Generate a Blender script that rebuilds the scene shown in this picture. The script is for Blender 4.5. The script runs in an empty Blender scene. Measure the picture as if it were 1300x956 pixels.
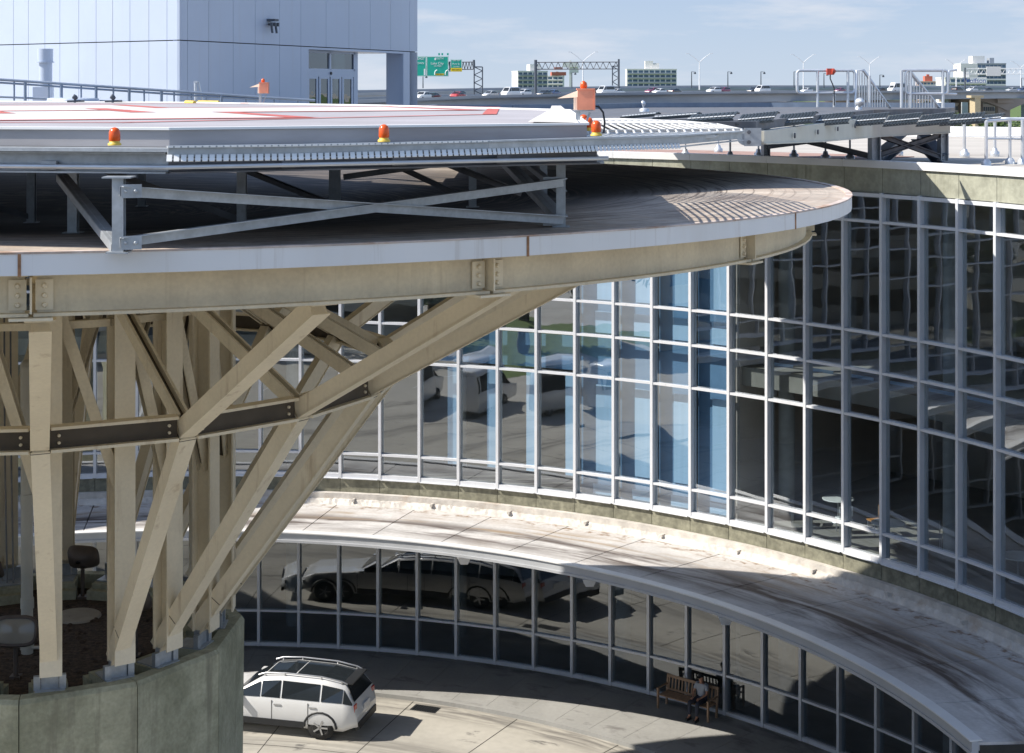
import bpy, math, random
from mathutils import Vector, Matrix
random.seed(7)
S = bpy.context.scene
COL = S.collection
F = 2100.0; YH = 111.0; CAMZ = 20.4
sin, cos, pi, rad = math.sin, math.cos, math.pi, math.radians

def P(px, py, Z):
    return Vector(((px-650)/F*Z, Z, CAMZ-(py-YH)/F*Z))
def W(X, Z, h):
    return Vector((X, Z, CAMZ-h))

# ------------------------------------------------------------------ materials
MATS = {}
def mat(name, c, rough=0.6, metal=0.0, var=0.12, scale=3.0, c2=None, c2pos=(0.45, 0.7), bump=0.0, bscale=20.0,
        spec=0.5, stretch=(1, 1, 1), fine=0.0):
    if name in MATS: return MATS[name]
    m = bpy.data.materials.new(name); m.use_nodes = True
    nt = m.node_tree; N = nt.nodes; L = nt.links
    b = N['Principled BSDF']
    b.inputs['Roughness'].default_value = rough; b.inputs['Metallic'].default_value = metal
    b.inputs['Specular IOR Level'].default_value = spec
    geo = N.new('ShaderNodeNewGeometry')
    mp = N.new('ShaderNodeMapping'); mp.inputs['Scale'].default_value = stretch
    L.new(geo.outputs['Position'], mp.inputs['Vector'])
    nz = N.new('ShaderNodeTexNoise'); nz.inputs['Scale'].default_value = scale; nz.inputs['Detail'].default_value = 6
    L.new(mp.outputs[0], nz.inputs['Vector'])
    cr = N.new('ShaderNodeValToRGB')
    a = [max(0, x*(1-var)) for x in c]; bb = [min(1, x*(1+var)) for x in c]
    cr.color_ramp.elements[0].position = 0.3; cr.color_ramp.elements[0].color = (*a, 1)
    cr.color_ramp.elements[1].position = 0.7; cr.color_ramp.elements[1].color = (*bb, 1)
    L.new(nz.outputs['Fac'], cr.inputs['Fac'])
    out = cr.outputs['Color']
    if c2 is not None:
        n2 = N.new('ShaderNodeTexNoise'); n2.inputs['Scale'].default_value = scale*0.37; n2.inputs['Detail'].default_value = 8
        n2.inputs['Roughness'].default_value = 0.65
        L.new(mp.outputs[0], n2.inputs['Vector'])
        r2 = N.new('ShaderNodeMapRange'); r2.inputs['From Min'].default_value = c2pos[0]; r2.inputs['From Max'].default_value = c2pos[1]
        L.new(n2.outputs['Fac'], r2.inputs['Value'])
        mx = N.new('ShaderNodeMix'); mx.data_type = 'RGBA'
        L.new(r2.outputs[0], mx.inputs['Factor']); L.new(out, mx.inputs['A']); mx.inputs['B'].default_value = (*c2, 1)
        out = mx.outputs['Result']
    if fine > 0:
        n3 = N.new('ShaderNodeTexNoise'); n3.inputs['Scale'].default_value = bscale*1.5; n3.inputs['Detail'].default_value = 4
        L.new(geo.outputs['Position'], n3.inputs['Vector'])
        r3 = N.new('ShaderNodeMapRange'); r3.inputs['From Min'].default_value = 0.3; r3.inputs['From Max'].default_value = 0.7
        r3.inputs['To Min'].default_value = 1-fine; r3.inputs['To Max'].default_value = 1+fine*0.5
        L.new(n3.outputs['Fac'], r3.inputs['Value'])
        vm = N.new('ShaderNodeVectorMath'); vm.operation = 'SCALE'
        L.new(out, vm.inputs[0]); L.new(r3.outputs[0], vm.inputs['Scale']); out = vm.outputs[0]
    L.new(out, b.inputs['Base Color'])
    if bump > 0:
        nb = N.new('ShaderNodeTexNoise'); nb.inputs['Scale'].default_value = bscale; nb.inputs['Detail'].default_value = 5
        L.new(geo.outputs['Position'], nb.inputs['Vector'])
        bp = N.new('ShaderNodeBump'); bp.inputs['Strength'].default_value = bump; bp.inputs['Distance'].default_value = 0.02
        L.new(nb.outputs['Fac'], bp.inputs['Height']); L.new(bp.outputs[0], b.inputs['Normal'])
    MATS[name] = m
    return m

def glass_mat(name, tint, base_fac, wob=0.5, wscale=0.7, gcol=(0.9, 0.95, 1.0)):
    m = bpy.data.materials.new(name); m.use_nodes = True
    nt = m.node_tree; N = nt.nodes; L = nt.links; N.clear()
    out = N.new('ShaderNodeOutputMaterial')
    tr = N.new('ShaderNodeBsdfTransparent'); tr.inputs[0].default_value = (*tint, 1)
    gl = N.new('ShaderNodeBsdfGlossy'); gl.inputs['Roughness'].default_value = 0.01; gl.inputs[0].default_value = (*gcol, 1)
    geo = N.new('ShaderNodeNewGeometry')
    nb = N.new('ShaderNodeTexNoise'); nb.inputs['Scale'].default_value = wscale; nb.inputs['Detail'].default_value = 1.5
    L.new(geo.outputs['Position'], nb.inputs['Vector'])
    bp = N.new('ShaderNodeBump'); bp.inputs['Strength'].default_value = wob; bp.inputs['Distance'].default_value = 0.03
    L.new(nb.outputs['Fac'], bp.inputs['Height']); L.new(bp.outputs[0], gl.inputs['Normal'])
    dt = N.new('ShaderNodeVectorMath'); dt.operation = 'DOT_PRODUCT'; L.new(geo.outputs['Incoming'], dt.inputs[0]); L.new(geo.outputs['Normal'], dt.inputs[1])
    ab = N.new('ShaderNodeMath'); ab.operation = 'ABSOLUTE'; L.new(dt.outputs['Value'], ab.inputs[0])
    iv = N.new('ShaderNodeMath'); iv.operation = 'SUBTRACT'; iv.inputs[0].default_value = 1.0; L.new(ab.outputs[0], iv.inputs[1])
    pw = N.new('ShaderNodeMath'); pw.operation = 'POWER'; pw.inputs[1].default_value = 5.0; L.new(iv.outputs[0], pw.inputs[0])
    ad = N.new('ShaderNodeMath'); ad.operation = 'MULTIPLY_ADD'; ad.use_clamp = True; ad.inputs[1].default_value = 1-base_fac; ad.inputs[2].default_value = base_fac
    L.new(pw.outputs[0], ad.inputs[0])
    mx = N.new('ShaderNodeMixShader'); L.new(ad.outputs[0], mx.inputs[0]); L.new(tr.outputs[0], mx.inputs[1]); L.new(gl.outputs[0], mx.inputs[2])
    L.new(mx.outputs[0], out.inputs[0]); MATS[name] = m
    return m

M_cream = mat('cream_steel', (0.80, 0.71, 0.54), 0.5, var=0.07, scale=0.8, c2=(0.64, 0.55, 0.40), c2pos=(0.52, 0.85), fine=0.05, bscale=10)
M_cream_d = mat('cream_steel_grimy', (0.74, 0.655, 0.49), 0.6, var=0.1, scale=1.2, c2=(0.54, 0.46, 0.34), c2pos=(0.45, 0.78), fine=0.07, bscale=12)
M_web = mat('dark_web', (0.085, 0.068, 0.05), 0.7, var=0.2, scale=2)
M_fascia = mat('white_fascia', (0.78, 0.77, 0.76), 0.5, var=0.03, scale=1.0, c2=(0.66, 0.62, 0.57), c2pos=(0.55, 0.85), stretch=(1, 1, 0.25))
M_rust = mat('rust', (0.36, 0.19, 0.10), 0.9, var=0.4, scale=8)
M_galv = mat('galvanised', (0.40, 0.43, 0.46), 0.42, 0.35, var=0.14, scale=6, fine=0.08, bscale=14)
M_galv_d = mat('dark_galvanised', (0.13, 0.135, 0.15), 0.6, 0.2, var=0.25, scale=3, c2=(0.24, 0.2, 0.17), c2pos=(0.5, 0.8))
M_rail = mat('grey_rail', (0.20, 0.25, 0.33), 0.4, 0.3, var=0.1)
M_railw = mat('bright_rail', (0.62, 0.65, 0.69), 0.35, 0.5, var=0.08)
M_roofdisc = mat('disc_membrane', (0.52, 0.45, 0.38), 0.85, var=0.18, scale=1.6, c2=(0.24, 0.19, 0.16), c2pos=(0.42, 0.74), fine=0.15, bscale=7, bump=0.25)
M_stone = mat('olive_stone', (0.37, 0.375, 0.30), 0.85, var=0.16, scale=2.2, c2=(0.27, 0.272, 0.215), c2pos=(0.5, 0.8), bump=0.9, bscale=5.0, fine=0.14)
M_joint = mat('dark_joint', (0.05, 0.048, 0.042), 0.9)
M_coping = mat('coping_metal', (0.76, 0.76, 0.76), 0.45, 0.0, var=0.05, scale=1)
M_canopy = mat('canopy_membrane', (0.60, 0.585, 0.575), 0.8, var=0.12, scale=0.9, c2=(0.47, 0.43, 0.40), c2pos=(0.48, 0.72), fine=0.10, bscale=6, bump=0.15)
M_curb = mat('curb_membrane', (0.58, 0.55, 0.51), 0.7, var=0.2, scale=2.5, c2=(0.4, 0.3, 0.22), c2pos=(0.55, 0.75), bump=0.9, bscale=7)
M_mull = mat('mullion_paint', (0.74, 0.76, 0.80), 0.35, 0.1, var=0.03)
M_mull2 = mat('mullion_paint_grey', (0.42, 0.45, 0.47), 0.4, 0.2, var=0.05)
M_glass = glass_mat('glass_upper', (0.84, 0.93, 0.98), 0.27, 0.085, 0.75)
M_glass2 = glass_mat('glass_lower', (0.55, 0.64, 0.70), 0.20, 0.05, 0.6)
M_glassd = glass_mat('door_glass', (0.16, 0.2, 0.21), 0.18, 0.2, 1.0)
M_int = mat('interior_wall', (0.52, 0.45, 0.39), 0.9, var=0.1, scale=0.5)
M_intd = mat('interior_floor', (0.28, 0.26, 0.23), 0.5, var=0.2, scale=0.8)
M_ceil = mat('interior_ceiling', (0.42, 0.43, 0.43), 0.9)
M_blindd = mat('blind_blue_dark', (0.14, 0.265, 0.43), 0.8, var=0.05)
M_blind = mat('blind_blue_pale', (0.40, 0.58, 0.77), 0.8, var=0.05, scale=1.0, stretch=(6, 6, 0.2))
M_pad = mat('pad_surface', (0.40, 0.38, 0.40), 0.7, var=0.08, scale=0.7, c2=(0.32, 0.30, 0.31), c2pos=(0.45, 0.75), fine=0.08)
M_padw = mat('pad_white_paint', (0.60, 0.585, 0.57), 0.6, var=0.04, scale=1)
M_padr = mat('pad_red_paint', (0.50, 0.11, 0.085), 0.6, var=0.2, scale=2)
M_padf = mat('pad_fascia', (0.36, 0.35, 0.36), 0.6, var=0.2, scale=1.5, c2=(0.24, 0.2, 0.19), c2pos=(0.5, 0.8), stretch=(0.3, 0.3, 2))
M_pdark = mat('louvre_dark', (0.045, 0.055, 0.06), 0.5, 0.2, var=0.2, scale=4)
M_whites = mat('white_slat', (0.85, 0.85, 0.83), 0.5, var=0.03)
M_orange = mat('orange_lens', (0.72, 0.10, 0.012), 0.25, var=0.1, scale=10)
M_yellow = mat('yellow_base', (0.75, 0.52, 0.08), 0.5, var=0.1, scale=8)
M_orangeb = mat('faded_orange', (0.76, 0.28, 0.17), 0.5, var=0.1, scale=6)
M_black = mat('black_rubber', (0.02, 0.022, 0.025), 0.5, var=0.1)
M_panel = mat('white_metal_panel', (0.43, 0.495, 0.61), 0.35, 0.0, var=0.025, scale=0.5)
M_conc = mat('planter_concrete', (0.43, 0.425, 0.31), 0.9, var=0.16, scale=2.0, c2=(0.24, 0.245, 0.165), c2pos=(0.45, 0.72), bump=0.7, bscale=9, fine=0.15)
M_soil = mat('soil', (0.075, 0.052, 0.036), 1.0, var=0.5, scale=9, bump=1.0, bscale=14, fine=0.5)
M_pvc = mat('pvc_pipe', (0.53, 0.51, 0.44), 0.45, var=0.08, scale=1.5)
M_bronze = mat('bronze_housing', (0.13, 0.105, 0.09), 0.5, 0.3, var=0.15, scale=4)
M_lens = mat('flood_lens', (0.36, 0.34, 0.30), 0.12, var=0.05)
M_ground = mat('driveway_concrete', (0.42, 0.40, 0.355), 0.85, var=0.10, scale=0.3, c2=(0.30, 0.285, 0.25), c2pos=(0.5, 0.8), fine=0.07, bscale=3)
M_walk = mat('sidewalk_concrete', (0.33, 0.33, 0.32), 0.85, var=0.09, scale=0.6, c2=(0.24, 0.24, 0.23), c2pos=(0.5, 0.8), fine=0.06, bscale=5)
M_roof = mat('roof_membrane', (0.47, 0.44, 0.40), 0.9, var=0.12, scale=0.5, c2=(0.33, 0.28, 0.24), c2pos=(0.5, 0.72), stretch=(0.3, 1, 1))
M_paver = mat('roof_paver', (0.36, 0.235, 0.20), 0.9, var=0.15, scale=2)
M_asph = mat('asphalt', (0.06, 0.06, 0.062), 0.9, var=0.15, scale=0.2)
M_viad = mat('viaduct_concrete', (0.36, 0.385, 0.42), 0.9, var=0.1, scale=0.06, c2=(0.27, 0.285, 0.31), c2pos=(0.5, 0.8), stretch=(1, 1, 4))
M_viroad = mat('viaduct_road', (0.36, 0.355, 0.345), 0.9, var=0.1, scale=0.04)
M_lamp = mat('pale_pole', (0.72, 0.73, 0.74), 0.5)
M_dpole = mat('dark_pole', (0.07, 0.085, 0.11), 0.5)
M_bwhite = mat('building_white', (0.72, 0.71, 0.68), 0.8, var=0.06, scale=0.05)
M_bgrey = mat('building_grey', (0.33, 0.36, 0.40), 0.8, var=0.1, scale=0.05)
M_bglass = mat('building_window', (0.06, 0.11, 0.17), 0.15, var=0.3, scale=0.2)
M_green = mat('sign_green', (0.005, 0.38, 0.27), 0.5, var=0.03)
M_yel2 = mat('sign_yellow', (0.85, 0.62, 0.02), 0.5, var=0.03)
M_white = mat('white_paint', (0.82, 0.82, 0.82), 0.5, var=0.02)
M_leaf = mat('leaf', (0.06, 0.10, 0.025), 0.8, var=0.45, scale=0.9)
M_bark = mat('bark', (0.16, 0.12, 0.09), 0.9)
M_grass = mat('lawn', (0.09, 0.14, 0.03), 0.9, var=0.3, scale=2)
M_wood = mat('bench_wood', (0.36, 0.235, 0.15), 0.7, var=0.15, scale=6, stretch=(1, 1, 4))
M_skin = mat('skin', (0.50, 0.26, 0.17), 0.6, var=0.05)
M_shirt = mat('grey_shirt', (0.42, 0.44, 0.48), 0.9, var=0.08, scale=8)
M_pants = mat('dark_trousers', (0.05, 0.055, 0.075), 0.9, var=0.1)
M_cap = mat('black_cap', (0.015, 0.015, 0.017), 0.8)
M_hair = mat('grey_hair', (0.25, 0.24, 0.23), 0.9)
M_tyre = mat('tyre', (0.02, 0.02, 0.02), 0.8)
M_rim = mat('alloy_rim', (0.5, 0.51, 0.53), 0.3, 0.8)
M_cglass = mat('car_glass', (0.02, 0.025, 0.03), 0.06, var=0.1)
M_light = mat('headlight', (0.7, 0.72, 0.75), 0.15)
M_tail = mat('taillight', (0.4, 0.02, 0.02), 0.2)
M_table = mat('table_white', (0.75, 0.75, 0.73), 0.4)
M_chair = mat('chair_grey', (0.22, 0.23, 0.25), 0.5)
M_brownw = mat('orange_chair', (0.5, 0.22, 0.05), 0.6)
def paint(name, c):
    m = mat(name, c, 0.25, 0.0, var=0.02)
    m.node_tree.nodes['Principled BSDF'].inputs['Coat Weight'].default_value = 0.6
    return m


def polar_stain_shade(m, C, layers):
    """multiply the base colour by dirt and painted shade laid out in polar coordinates round C: layers = (r0, r1, soft, arc scale, radial scale, lo, hi, colour)"""
    nt = m.node_tree; N = nt.nodes; L = nt.links; b = N['Principled BSDF']
    src = b.inputs['Base Color'].links[0].from_socket
    geo = N.new('ShaderNodeNewGeometry'); sub = N.new('ShaderNodeVectorMath'); sub.operation = 'SUBTRACT'; sub.inputs[1].default_value = (C[0], C[1], 0)
    L.new(geo.outputs['Position'], sub.inputs[0]); sp = N.new('ShaderNodeSeparateXYZ'); L.new(sub.outputs[0], sp.inputs[0])
    cb = N.new('ShaderNodeCombineXYZ'); L.new(sp.outputs[0], cb.inputs[0]); L.new(sp.outputs[1], cb.inputs[1])
    ln = N.new('ShaderNodeVectorMath'); ln.operation = 'LENGTH'; L.new(cb.outputs[0], ln.inputs[0])
    at = N.new('ShaderNodeMath'); at.operation = 'ARCTAN2'; L.new(sp.outputs[1], at.inputs[0]); L.new(sp.outputs[0], at.inputs[1])
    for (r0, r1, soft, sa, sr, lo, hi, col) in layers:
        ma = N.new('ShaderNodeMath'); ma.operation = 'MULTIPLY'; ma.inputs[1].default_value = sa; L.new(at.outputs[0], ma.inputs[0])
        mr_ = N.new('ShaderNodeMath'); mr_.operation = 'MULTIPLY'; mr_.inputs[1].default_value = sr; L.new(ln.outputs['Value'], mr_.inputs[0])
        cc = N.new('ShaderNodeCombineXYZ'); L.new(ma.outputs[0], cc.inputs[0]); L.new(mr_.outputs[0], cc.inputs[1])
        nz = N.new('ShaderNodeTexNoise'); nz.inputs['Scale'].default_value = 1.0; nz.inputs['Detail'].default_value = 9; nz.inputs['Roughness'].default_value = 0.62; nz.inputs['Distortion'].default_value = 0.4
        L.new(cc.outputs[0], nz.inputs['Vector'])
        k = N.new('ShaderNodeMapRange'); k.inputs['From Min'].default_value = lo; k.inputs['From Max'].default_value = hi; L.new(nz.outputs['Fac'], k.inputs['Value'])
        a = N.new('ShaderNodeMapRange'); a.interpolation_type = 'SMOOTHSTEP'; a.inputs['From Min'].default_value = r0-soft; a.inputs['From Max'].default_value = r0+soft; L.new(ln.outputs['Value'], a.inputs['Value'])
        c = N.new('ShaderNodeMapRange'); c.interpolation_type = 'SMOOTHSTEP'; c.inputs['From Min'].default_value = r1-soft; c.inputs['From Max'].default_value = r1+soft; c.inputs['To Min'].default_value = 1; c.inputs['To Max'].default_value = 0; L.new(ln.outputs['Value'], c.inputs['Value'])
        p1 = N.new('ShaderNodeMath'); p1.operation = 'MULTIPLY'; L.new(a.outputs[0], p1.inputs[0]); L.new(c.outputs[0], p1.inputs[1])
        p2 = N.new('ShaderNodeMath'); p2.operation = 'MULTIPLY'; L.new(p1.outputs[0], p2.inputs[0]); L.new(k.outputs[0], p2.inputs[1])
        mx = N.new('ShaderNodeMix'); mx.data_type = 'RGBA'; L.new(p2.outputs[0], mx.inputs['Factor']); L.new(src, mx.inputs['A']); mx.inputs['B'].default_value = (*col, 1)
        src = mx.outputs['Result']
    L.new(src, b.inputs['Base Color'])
polar_stain_shade(M_canopy, (-10.734, 33.996), [(22.5, 24.5, 0.7, 5, 1.3, 0.40, 0.57, (0.10, 0.078, 0.068)), (24.0, 25.6, 0.5, 6, 2.0, 0.50, 0.66, (0.34, 0.26, 0.18)), (25.6, 27, 0.3, 60, 3, 0.5, 0.65, (0.25, 0.17, 0.11))])
polar_stain_shade(M_ground, (-10.734, 33.996), [(14.2, 15.6, 0.5, 3, 2.5, 0.36, 0.62, (0.20, 0.19, 0.175)), (17.6, 19.4, 0.6, 3, 2.5, 0.38, 0.64, (0.21, 0.20, 0.18)), (11, 22.5, 1.0, 14, 1.2, 0.62, 0.70, (0.12, 0.115, 0.11)), (21.6, 22.7, 0.3, 9, 3, 0.42, 0.62, (0.19, 0.18, 0.165))])
polar_stain_shade(M_walk, (-10.734, 33.996), [(22.5, 26.6, 0.6, 16, 1.4, 0.56, 0.68, (0.19, 0.185, 0.18)), (26.0, 26.8, 0.2, 20, 2, 0.4, 0.6, (0.17, 0.17, 0.165))])
polar_stain_shade(M_roofdisc, (-9.714, 34.0), [(-5, 12.2, 1.8, 3, 0.8, 0.15, 0.42, (0.055, 0.05, 0.05)), (2, 15.6, 1.0, 3, 9, 0.50, 0.60, (0.17, 0.14, 0.12)), (14.5, 17, 0.5, 30, 2, 0.5, 0.66, (0.42, 0.33, 0.26))])  # first layer paints the helipad's shade into the membrane; the rest is dirt


def streaks(m, col, lo=0.56, hi=0.70, sc=(5, 5, 0.35), amt=0.7):
    nt = m.node_tree; N = nt.nodes; L = nt.links; b = N['Principled BSDF']; src = b.inputs['Base Color'].links[0].from_socket
    geo = N.new('ShaderNodeNewGeometry'); mp = N.new('ShaderNodeMapping'); mp.inputs['Scale'].default_value = sc; L.new(geo.outputs['Position'], mp.inputs['Vector'])
    nz = N.new('ShaderNodeTexNoise'); nz.inputs['Scale'].default_value = 1; nz.inputs['Detail'].default_value = 7; nz.inputs['Roughness'].default_value = 0.6; L.new(mp.outputs[0], nz.inputs['Vector'])
    k = N.new('ShaderNodeMapRange'); k.inputs['From Min'].default_value = lo; k.inputs['From Max'].default_value = hi; k.inputs['To Max'].default_value = amt; L.new(nz.outputs['Fac'], k.inputs['Value'])
    mx = N.new('ShaderNodeMix'); mx.data_type = 'RGBA'; L.new(k.outputs[0], mx.inputs['Factor']); L.new(src, mx.inputs['A']); mx.inputs['B'].default_value = (*col, 1); L.new(mx.outputs['Result'], b.inputs['Base Color'])
streaks(M_cream, (0.42, 0.30, 0.18), 0.60, 0.74, (4, 4, 0.5), 0.6)
streaks(M_cream_d, (0.42, 0.34, 0.23), 0.56, 0.74, (7, 7, 0.6), 0.35)
streaks(M_fascia, (0.50, 0.44, 0.38), 0.58, 0.74, (7, 7, 0.3), 0.5)
streaks(M_panel, (0.42, 0.45, 0.52), 0.56, 0.72, (3, 3, 0.12), 0.45)
streaks(M_conc, (0.16, 0.15, 0.11), 0.54, 0.70, (3, 3, 0.25), 0.6)
streaks(M_stone, (0.20, 0.20, 0.14), 0.58, 0.72, (5, 5, 0.3), 0.5)
streaks(M_mull, (0.55, 0.55, 0.54), 0.58, 0.75, (8, 8, 0.6), 0.5)

# ------------------------------------------------------------------ builder
class MB:
    def __init__(s): s.v = []; s.f = []; s.m = []; s.sm = []
    def add(s, vs, fs, mi=0, smooth=False):
        n = len(s.v); s.v += [Vector(p) for p in vs]
        for f in fs: s.f.append([n+i for i in f]); s.m.append(mi); s.sm.append(smooth)
    def hexa(s, p, mi=0):   # p: 4 bottom, 4 top
        s.add(p, [(0, 3, 2, 1), (4, 5, 6, 7), (0, 1, 5, 4), (1, 2, 6, 5), (2, 3, 7, 6), (3, 0, 4, 7)], mi)
    def box(s, c, d, rot=0.0, mi=0):
        c = Vector(c); hx, hy, hz = d[0]/2, d[1]/2, d[2]/2; cr, sr = cos(rot), sin(rot)
        ps = []
        for z in (-hz, hz):
            for x, y in ((-hx, -hy), (hx, -hy), (hx, hy), (-hx, hy)):
                ps.append(c+Vector((x*cr-y*sr, x*sr+y*cr, z)))
        s.hexa(ps, mi)
    def beam(s, a, b, w, d, n=(0, 0, 1), mi=0, off=(0, 0)):
        # w across, d along n
        a = Vector(a); b = Vector(b); t = (b-a).normalized(); n = Vector(n)
        n = (n-t*n.dot(t))
        if n.length < 1e-4: n = Vector((1, 0, 0))-t*t.x
        n.normalize(); u = t.cross(n)
        o = u*off[0]+n*off[1]
        ps = []
        for q in (a, b):
            for i, j in ((-1, -1), (1, -1), (1, 1), (-1, 1)):
                ps.append(q+o+u*(i*w/2)+n*(j*d/2))
        s.hexa(ps, mi)
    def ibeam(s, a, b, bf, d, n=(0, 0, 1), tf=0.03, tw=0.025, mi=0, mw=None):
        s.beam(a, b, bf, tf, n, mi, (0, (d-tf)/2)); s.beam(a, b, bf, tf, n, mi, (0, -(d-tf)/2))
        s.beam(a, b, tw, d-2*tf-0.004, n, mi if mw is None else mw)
    def tube(s, pts, r, n=8, mi=0, caps=True):
        pts = [Vector(p) for p in pts]; rings = []
        rr = r if isinstance(r, (list, tuple)) else [r]*len(pts)
        prev = None
        for i, p in enumerate(pts):
            t = (pts[min(i+1, len(pts)-1)]-pts[max(i-1, 0)])
            if t.length < 1e-9: t = Vector((0, 0, 1))
            t.normalize()
            if prev is None:
                up = Vector((0, 0, 1)) if abs(t.z) < 0.9 else Vector((1, 0, 0))
                u = t.cross(up).normalized()
            else:
                u = (prev-t*prev.dot(t)).normalized()
            prev = u; v = t.cross(u)
            rings.append([p+(u*cos(2*pi*k/n)+v*sin(2*pi*k/n))*rr[i] for k in range(n)])
        vs = [q for ring in rings for q in ring]; fs = []
        for i in range(len(rings)-1):
            for k in range(n):
                a = i*n+k; b = i*n+(k+1) % n
                fs.append((a, b, b+n, a+n))
        s.add(vs, fs, mi, n > 5)
        if caps:
            s.add(rings[0], [tuple(range(n))[::-1]], mi); s.add(rings[-1], [tuple(range(n))], mi)
    def lathe(s, c, prof, n=20, mi=0, axis=None, smooth=True):
        c = Vector(c); M = Matrix.Identity(3)
        if axis is not None: M = Vector(axis).to_track_quat('Z', 'Y').to_matrix()
        vs = []
        for r, z in prof:
            for k in range(n): vs.append(c+M @ Vector((r*cos(2*pi*k/n), r*sin(2*pi*k/n), z)))
        fs = []
        for i in range(len(prof)-1):
            for k in range(n):
                a = i*n+k; b = i*n+(k+1) % n; fs.append((a, b, b+n, a+n))
        s.add(vs, fs, mi, smooth)
        s.add(vs[:n], [tuple(range(n))[::-1]], mi); s.add(vs[-n:], [tuple(range(n))], mi)
    def prism(s, poly, z0, z1, mi=0, ms=None):
        n = len(poly); zf = (lambda p, z: z(p) if callable(z) else z)
        A = sum(poly[i][0]*poly[(i+1) % n][1]-poly[(i+1) % n][0]*poly[i][1] for i in range(n))
        if A < 0: poly = poly[::-1]
        vs = [Vector((p[0], p[1], zf(p, z0))) for p in poly]+[Vector((p[0], p[1], zf(p, z1))) for p in poly]
        s.add(vs, [tuple(range(n))[::-1], tuple(range(n, 2*n))], mi)
        s.add(vs, [(i, (i+1) % n, n+(i+1) % n, n+i) for i in range(n)], mi if ms is None else ms)
    def arc(s, C, r0, r1, a0, a1, z0, z1, n=1, mi=0):
        # solid arc sector; z may be (inner, outer)
        zi0, zo0 = z0 if isinstance(z0, tuple) else (z0, z0)
        zi1, zo1 = z1 if isinstance(z1, tuple) else (z1, z1)
        vs = []
        for k in range(n+1):
            a = a0+(a1-a0)*k/n; c, q = cos(a), sin(a)
            vs += [(C[0]+r0*c, C[1]+r0*q, zi0), (C[0]+r1*c, C[1]+r1*q, zo0), (C[0]+r1*c, C[1]+r1*q, zo1), (C[0]+r0*c, C[1]+r0*q, zi1)]
        fs = []
        for k in range(n):
            o = 4*k
            for i in range(4):
                j = (i+1) % 4; fs.append((o+i, o+4+i, o+4+j, o+j))
        fs += [(0, 1, 2, 3), (4*n+3, 4*n+2, 4*n+1, 4*n)]
        s.add(vs, fs, mi)
    def build(s, name, mats, parent=None, label=None, fix=True):
        me = bpy.data.meshes.new(name)
        o = Vector((0, 0, 0))
        q = parent
        while q is not None:
            o = o+q.location; q = q.parent
        me.from_pydata([tuple(p-o) for p in s.v], [], s.f)
        if not isinstance(mats, (list, tuple)): mats = [mats]
        for m in mats: me.materials.append(m)
        for i, pl in enumerate(me.polygons):
            pl.material_index = min(s.m[i], len(mats)-1); pl.use_smooth = s.sm[i]
        if fix:
            import bmesh
            bm = bmesh.new(); bm.from_mesh(me); bmesh.ops.recalc_face_normals(bm, faces=bm.faces[:]); bm.to_mesh(me); bm.free()
        me.update()
        ob = bpy.data.objects.new(name, me); COL.objects.link(ob)
        if parent is not None: ob.parent = parent
        if label: ob['label'] = label
        return ob

def thing(name, label, cat, loc=(0, 0, 0), group=None):
    o = bpy.data.objects.new(name, None); COL.objects.link(o); o.location = Vector(loc)
    o.empty_display_size = 0.3
    o['label'] = label; o['category'] = cat
    if group: o['group'] = group
    return o
def tag(o, label, cat, group=None):
    o['label'] = label; o['category'] = cat
    if group: o['group'] = group
    return o
def struct(o): o['kind'] = 'structure'; return o
def stuff(o): o['kind'] = 'stuff'; return o
def copy_thing(root, loc, rotz, label, group=None, cat=None):
    def rec(o, par):
        c = o.copy(); COL.objects.link(c); c.parent = par
        for ch in o.children: rec(ch, c)
        return c
    r = rec(root, None); r.location = Vector(loc); r.rotation_euler = (0, 0, rotz)
    r['label'] = label
    if group: r['group'] = group
    return r

# ------------------------------------------------------------------ camera, light, world
cam = bpy.data.cameras.new('camera'); co = bpy.data.objects.new('camera', cam); COL.objects.link(co)
co.location = (0, 0, CAMZ); co.rotation_euler = (rad(90), 0, 0)
cam.sensor_width = 36; cam.lens = F/1300*36; cam.shift_y = -(478-YH)/1300; cam.clip_end = 8000; cam.clip_start = 0.5
S.camera = co
SUN = Vector((1.05, 0.11, -1.0)).normalized()
sl = bpy.data.lights.new('sun', 'SUN'); sl.energy = 4.5; sl.angle = rad(0.5); sl.color = (1.0, 0.93, 0.82)
so = bpy.data.objects.new('sun', sl); COL.objects.link(so); so.rotation_euler = SUN.to_track_quat('-Z', 'Y').to_euler(); so.location = (-40, 0, 60)
w = bpy.data.worlds.new('World'); S.world = w; w.use_nodes = True
nt = w.node_tree; N = nt.nodes; L = nt.links
bg = N['Background']; sky = N.new('ShaderNodeTexSky'); sky.sky_type = 'NISHITA'; sky.sun_disc = False
sky.sun_elevation = math.asin(-SUN.z); sky.sun_rotation = math.atan2(-SUN.x, -SUN.y)
sky.air_density = 1.0; sky.dust_density = 0.6; sky.ozone_density = 2.5
tc = N.new('ShaderNodeTexCoord'); mp = N.new('ShaderNodeMapping'); mp.inputs['Scale'].default_value = (2.2, 2.2, 13)
L.new(tc.outputs['Generated'], mp.inputs['Vector'])
nz = N.new('ShaderNodeTexNoise'); nz.inputs['Scale'].default_value = 3.1; nz.inputs['Detail'].default_value = 9; nz.inputs['Roughness'].default_value = 0.6
L.new(mp.outputs[0], nz.inputs['Vector'])
mr = N.new('ShaderNodeMapRange'); mr.inputs['From Min'].default_value = 0.50; mr.inputs['From Max'].default_value = 0.66; mr.inputs['To Max'].default_value = 0.85
L.new(nz.outputs['Fac'], mr.inputs['Value'])
mx = N.new('ShaderNodeMix'); mx.data_type = 'RGBA'; mx.inputs['B'].default_value = (3.25, 3.5, 3.95, 1)
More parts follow.
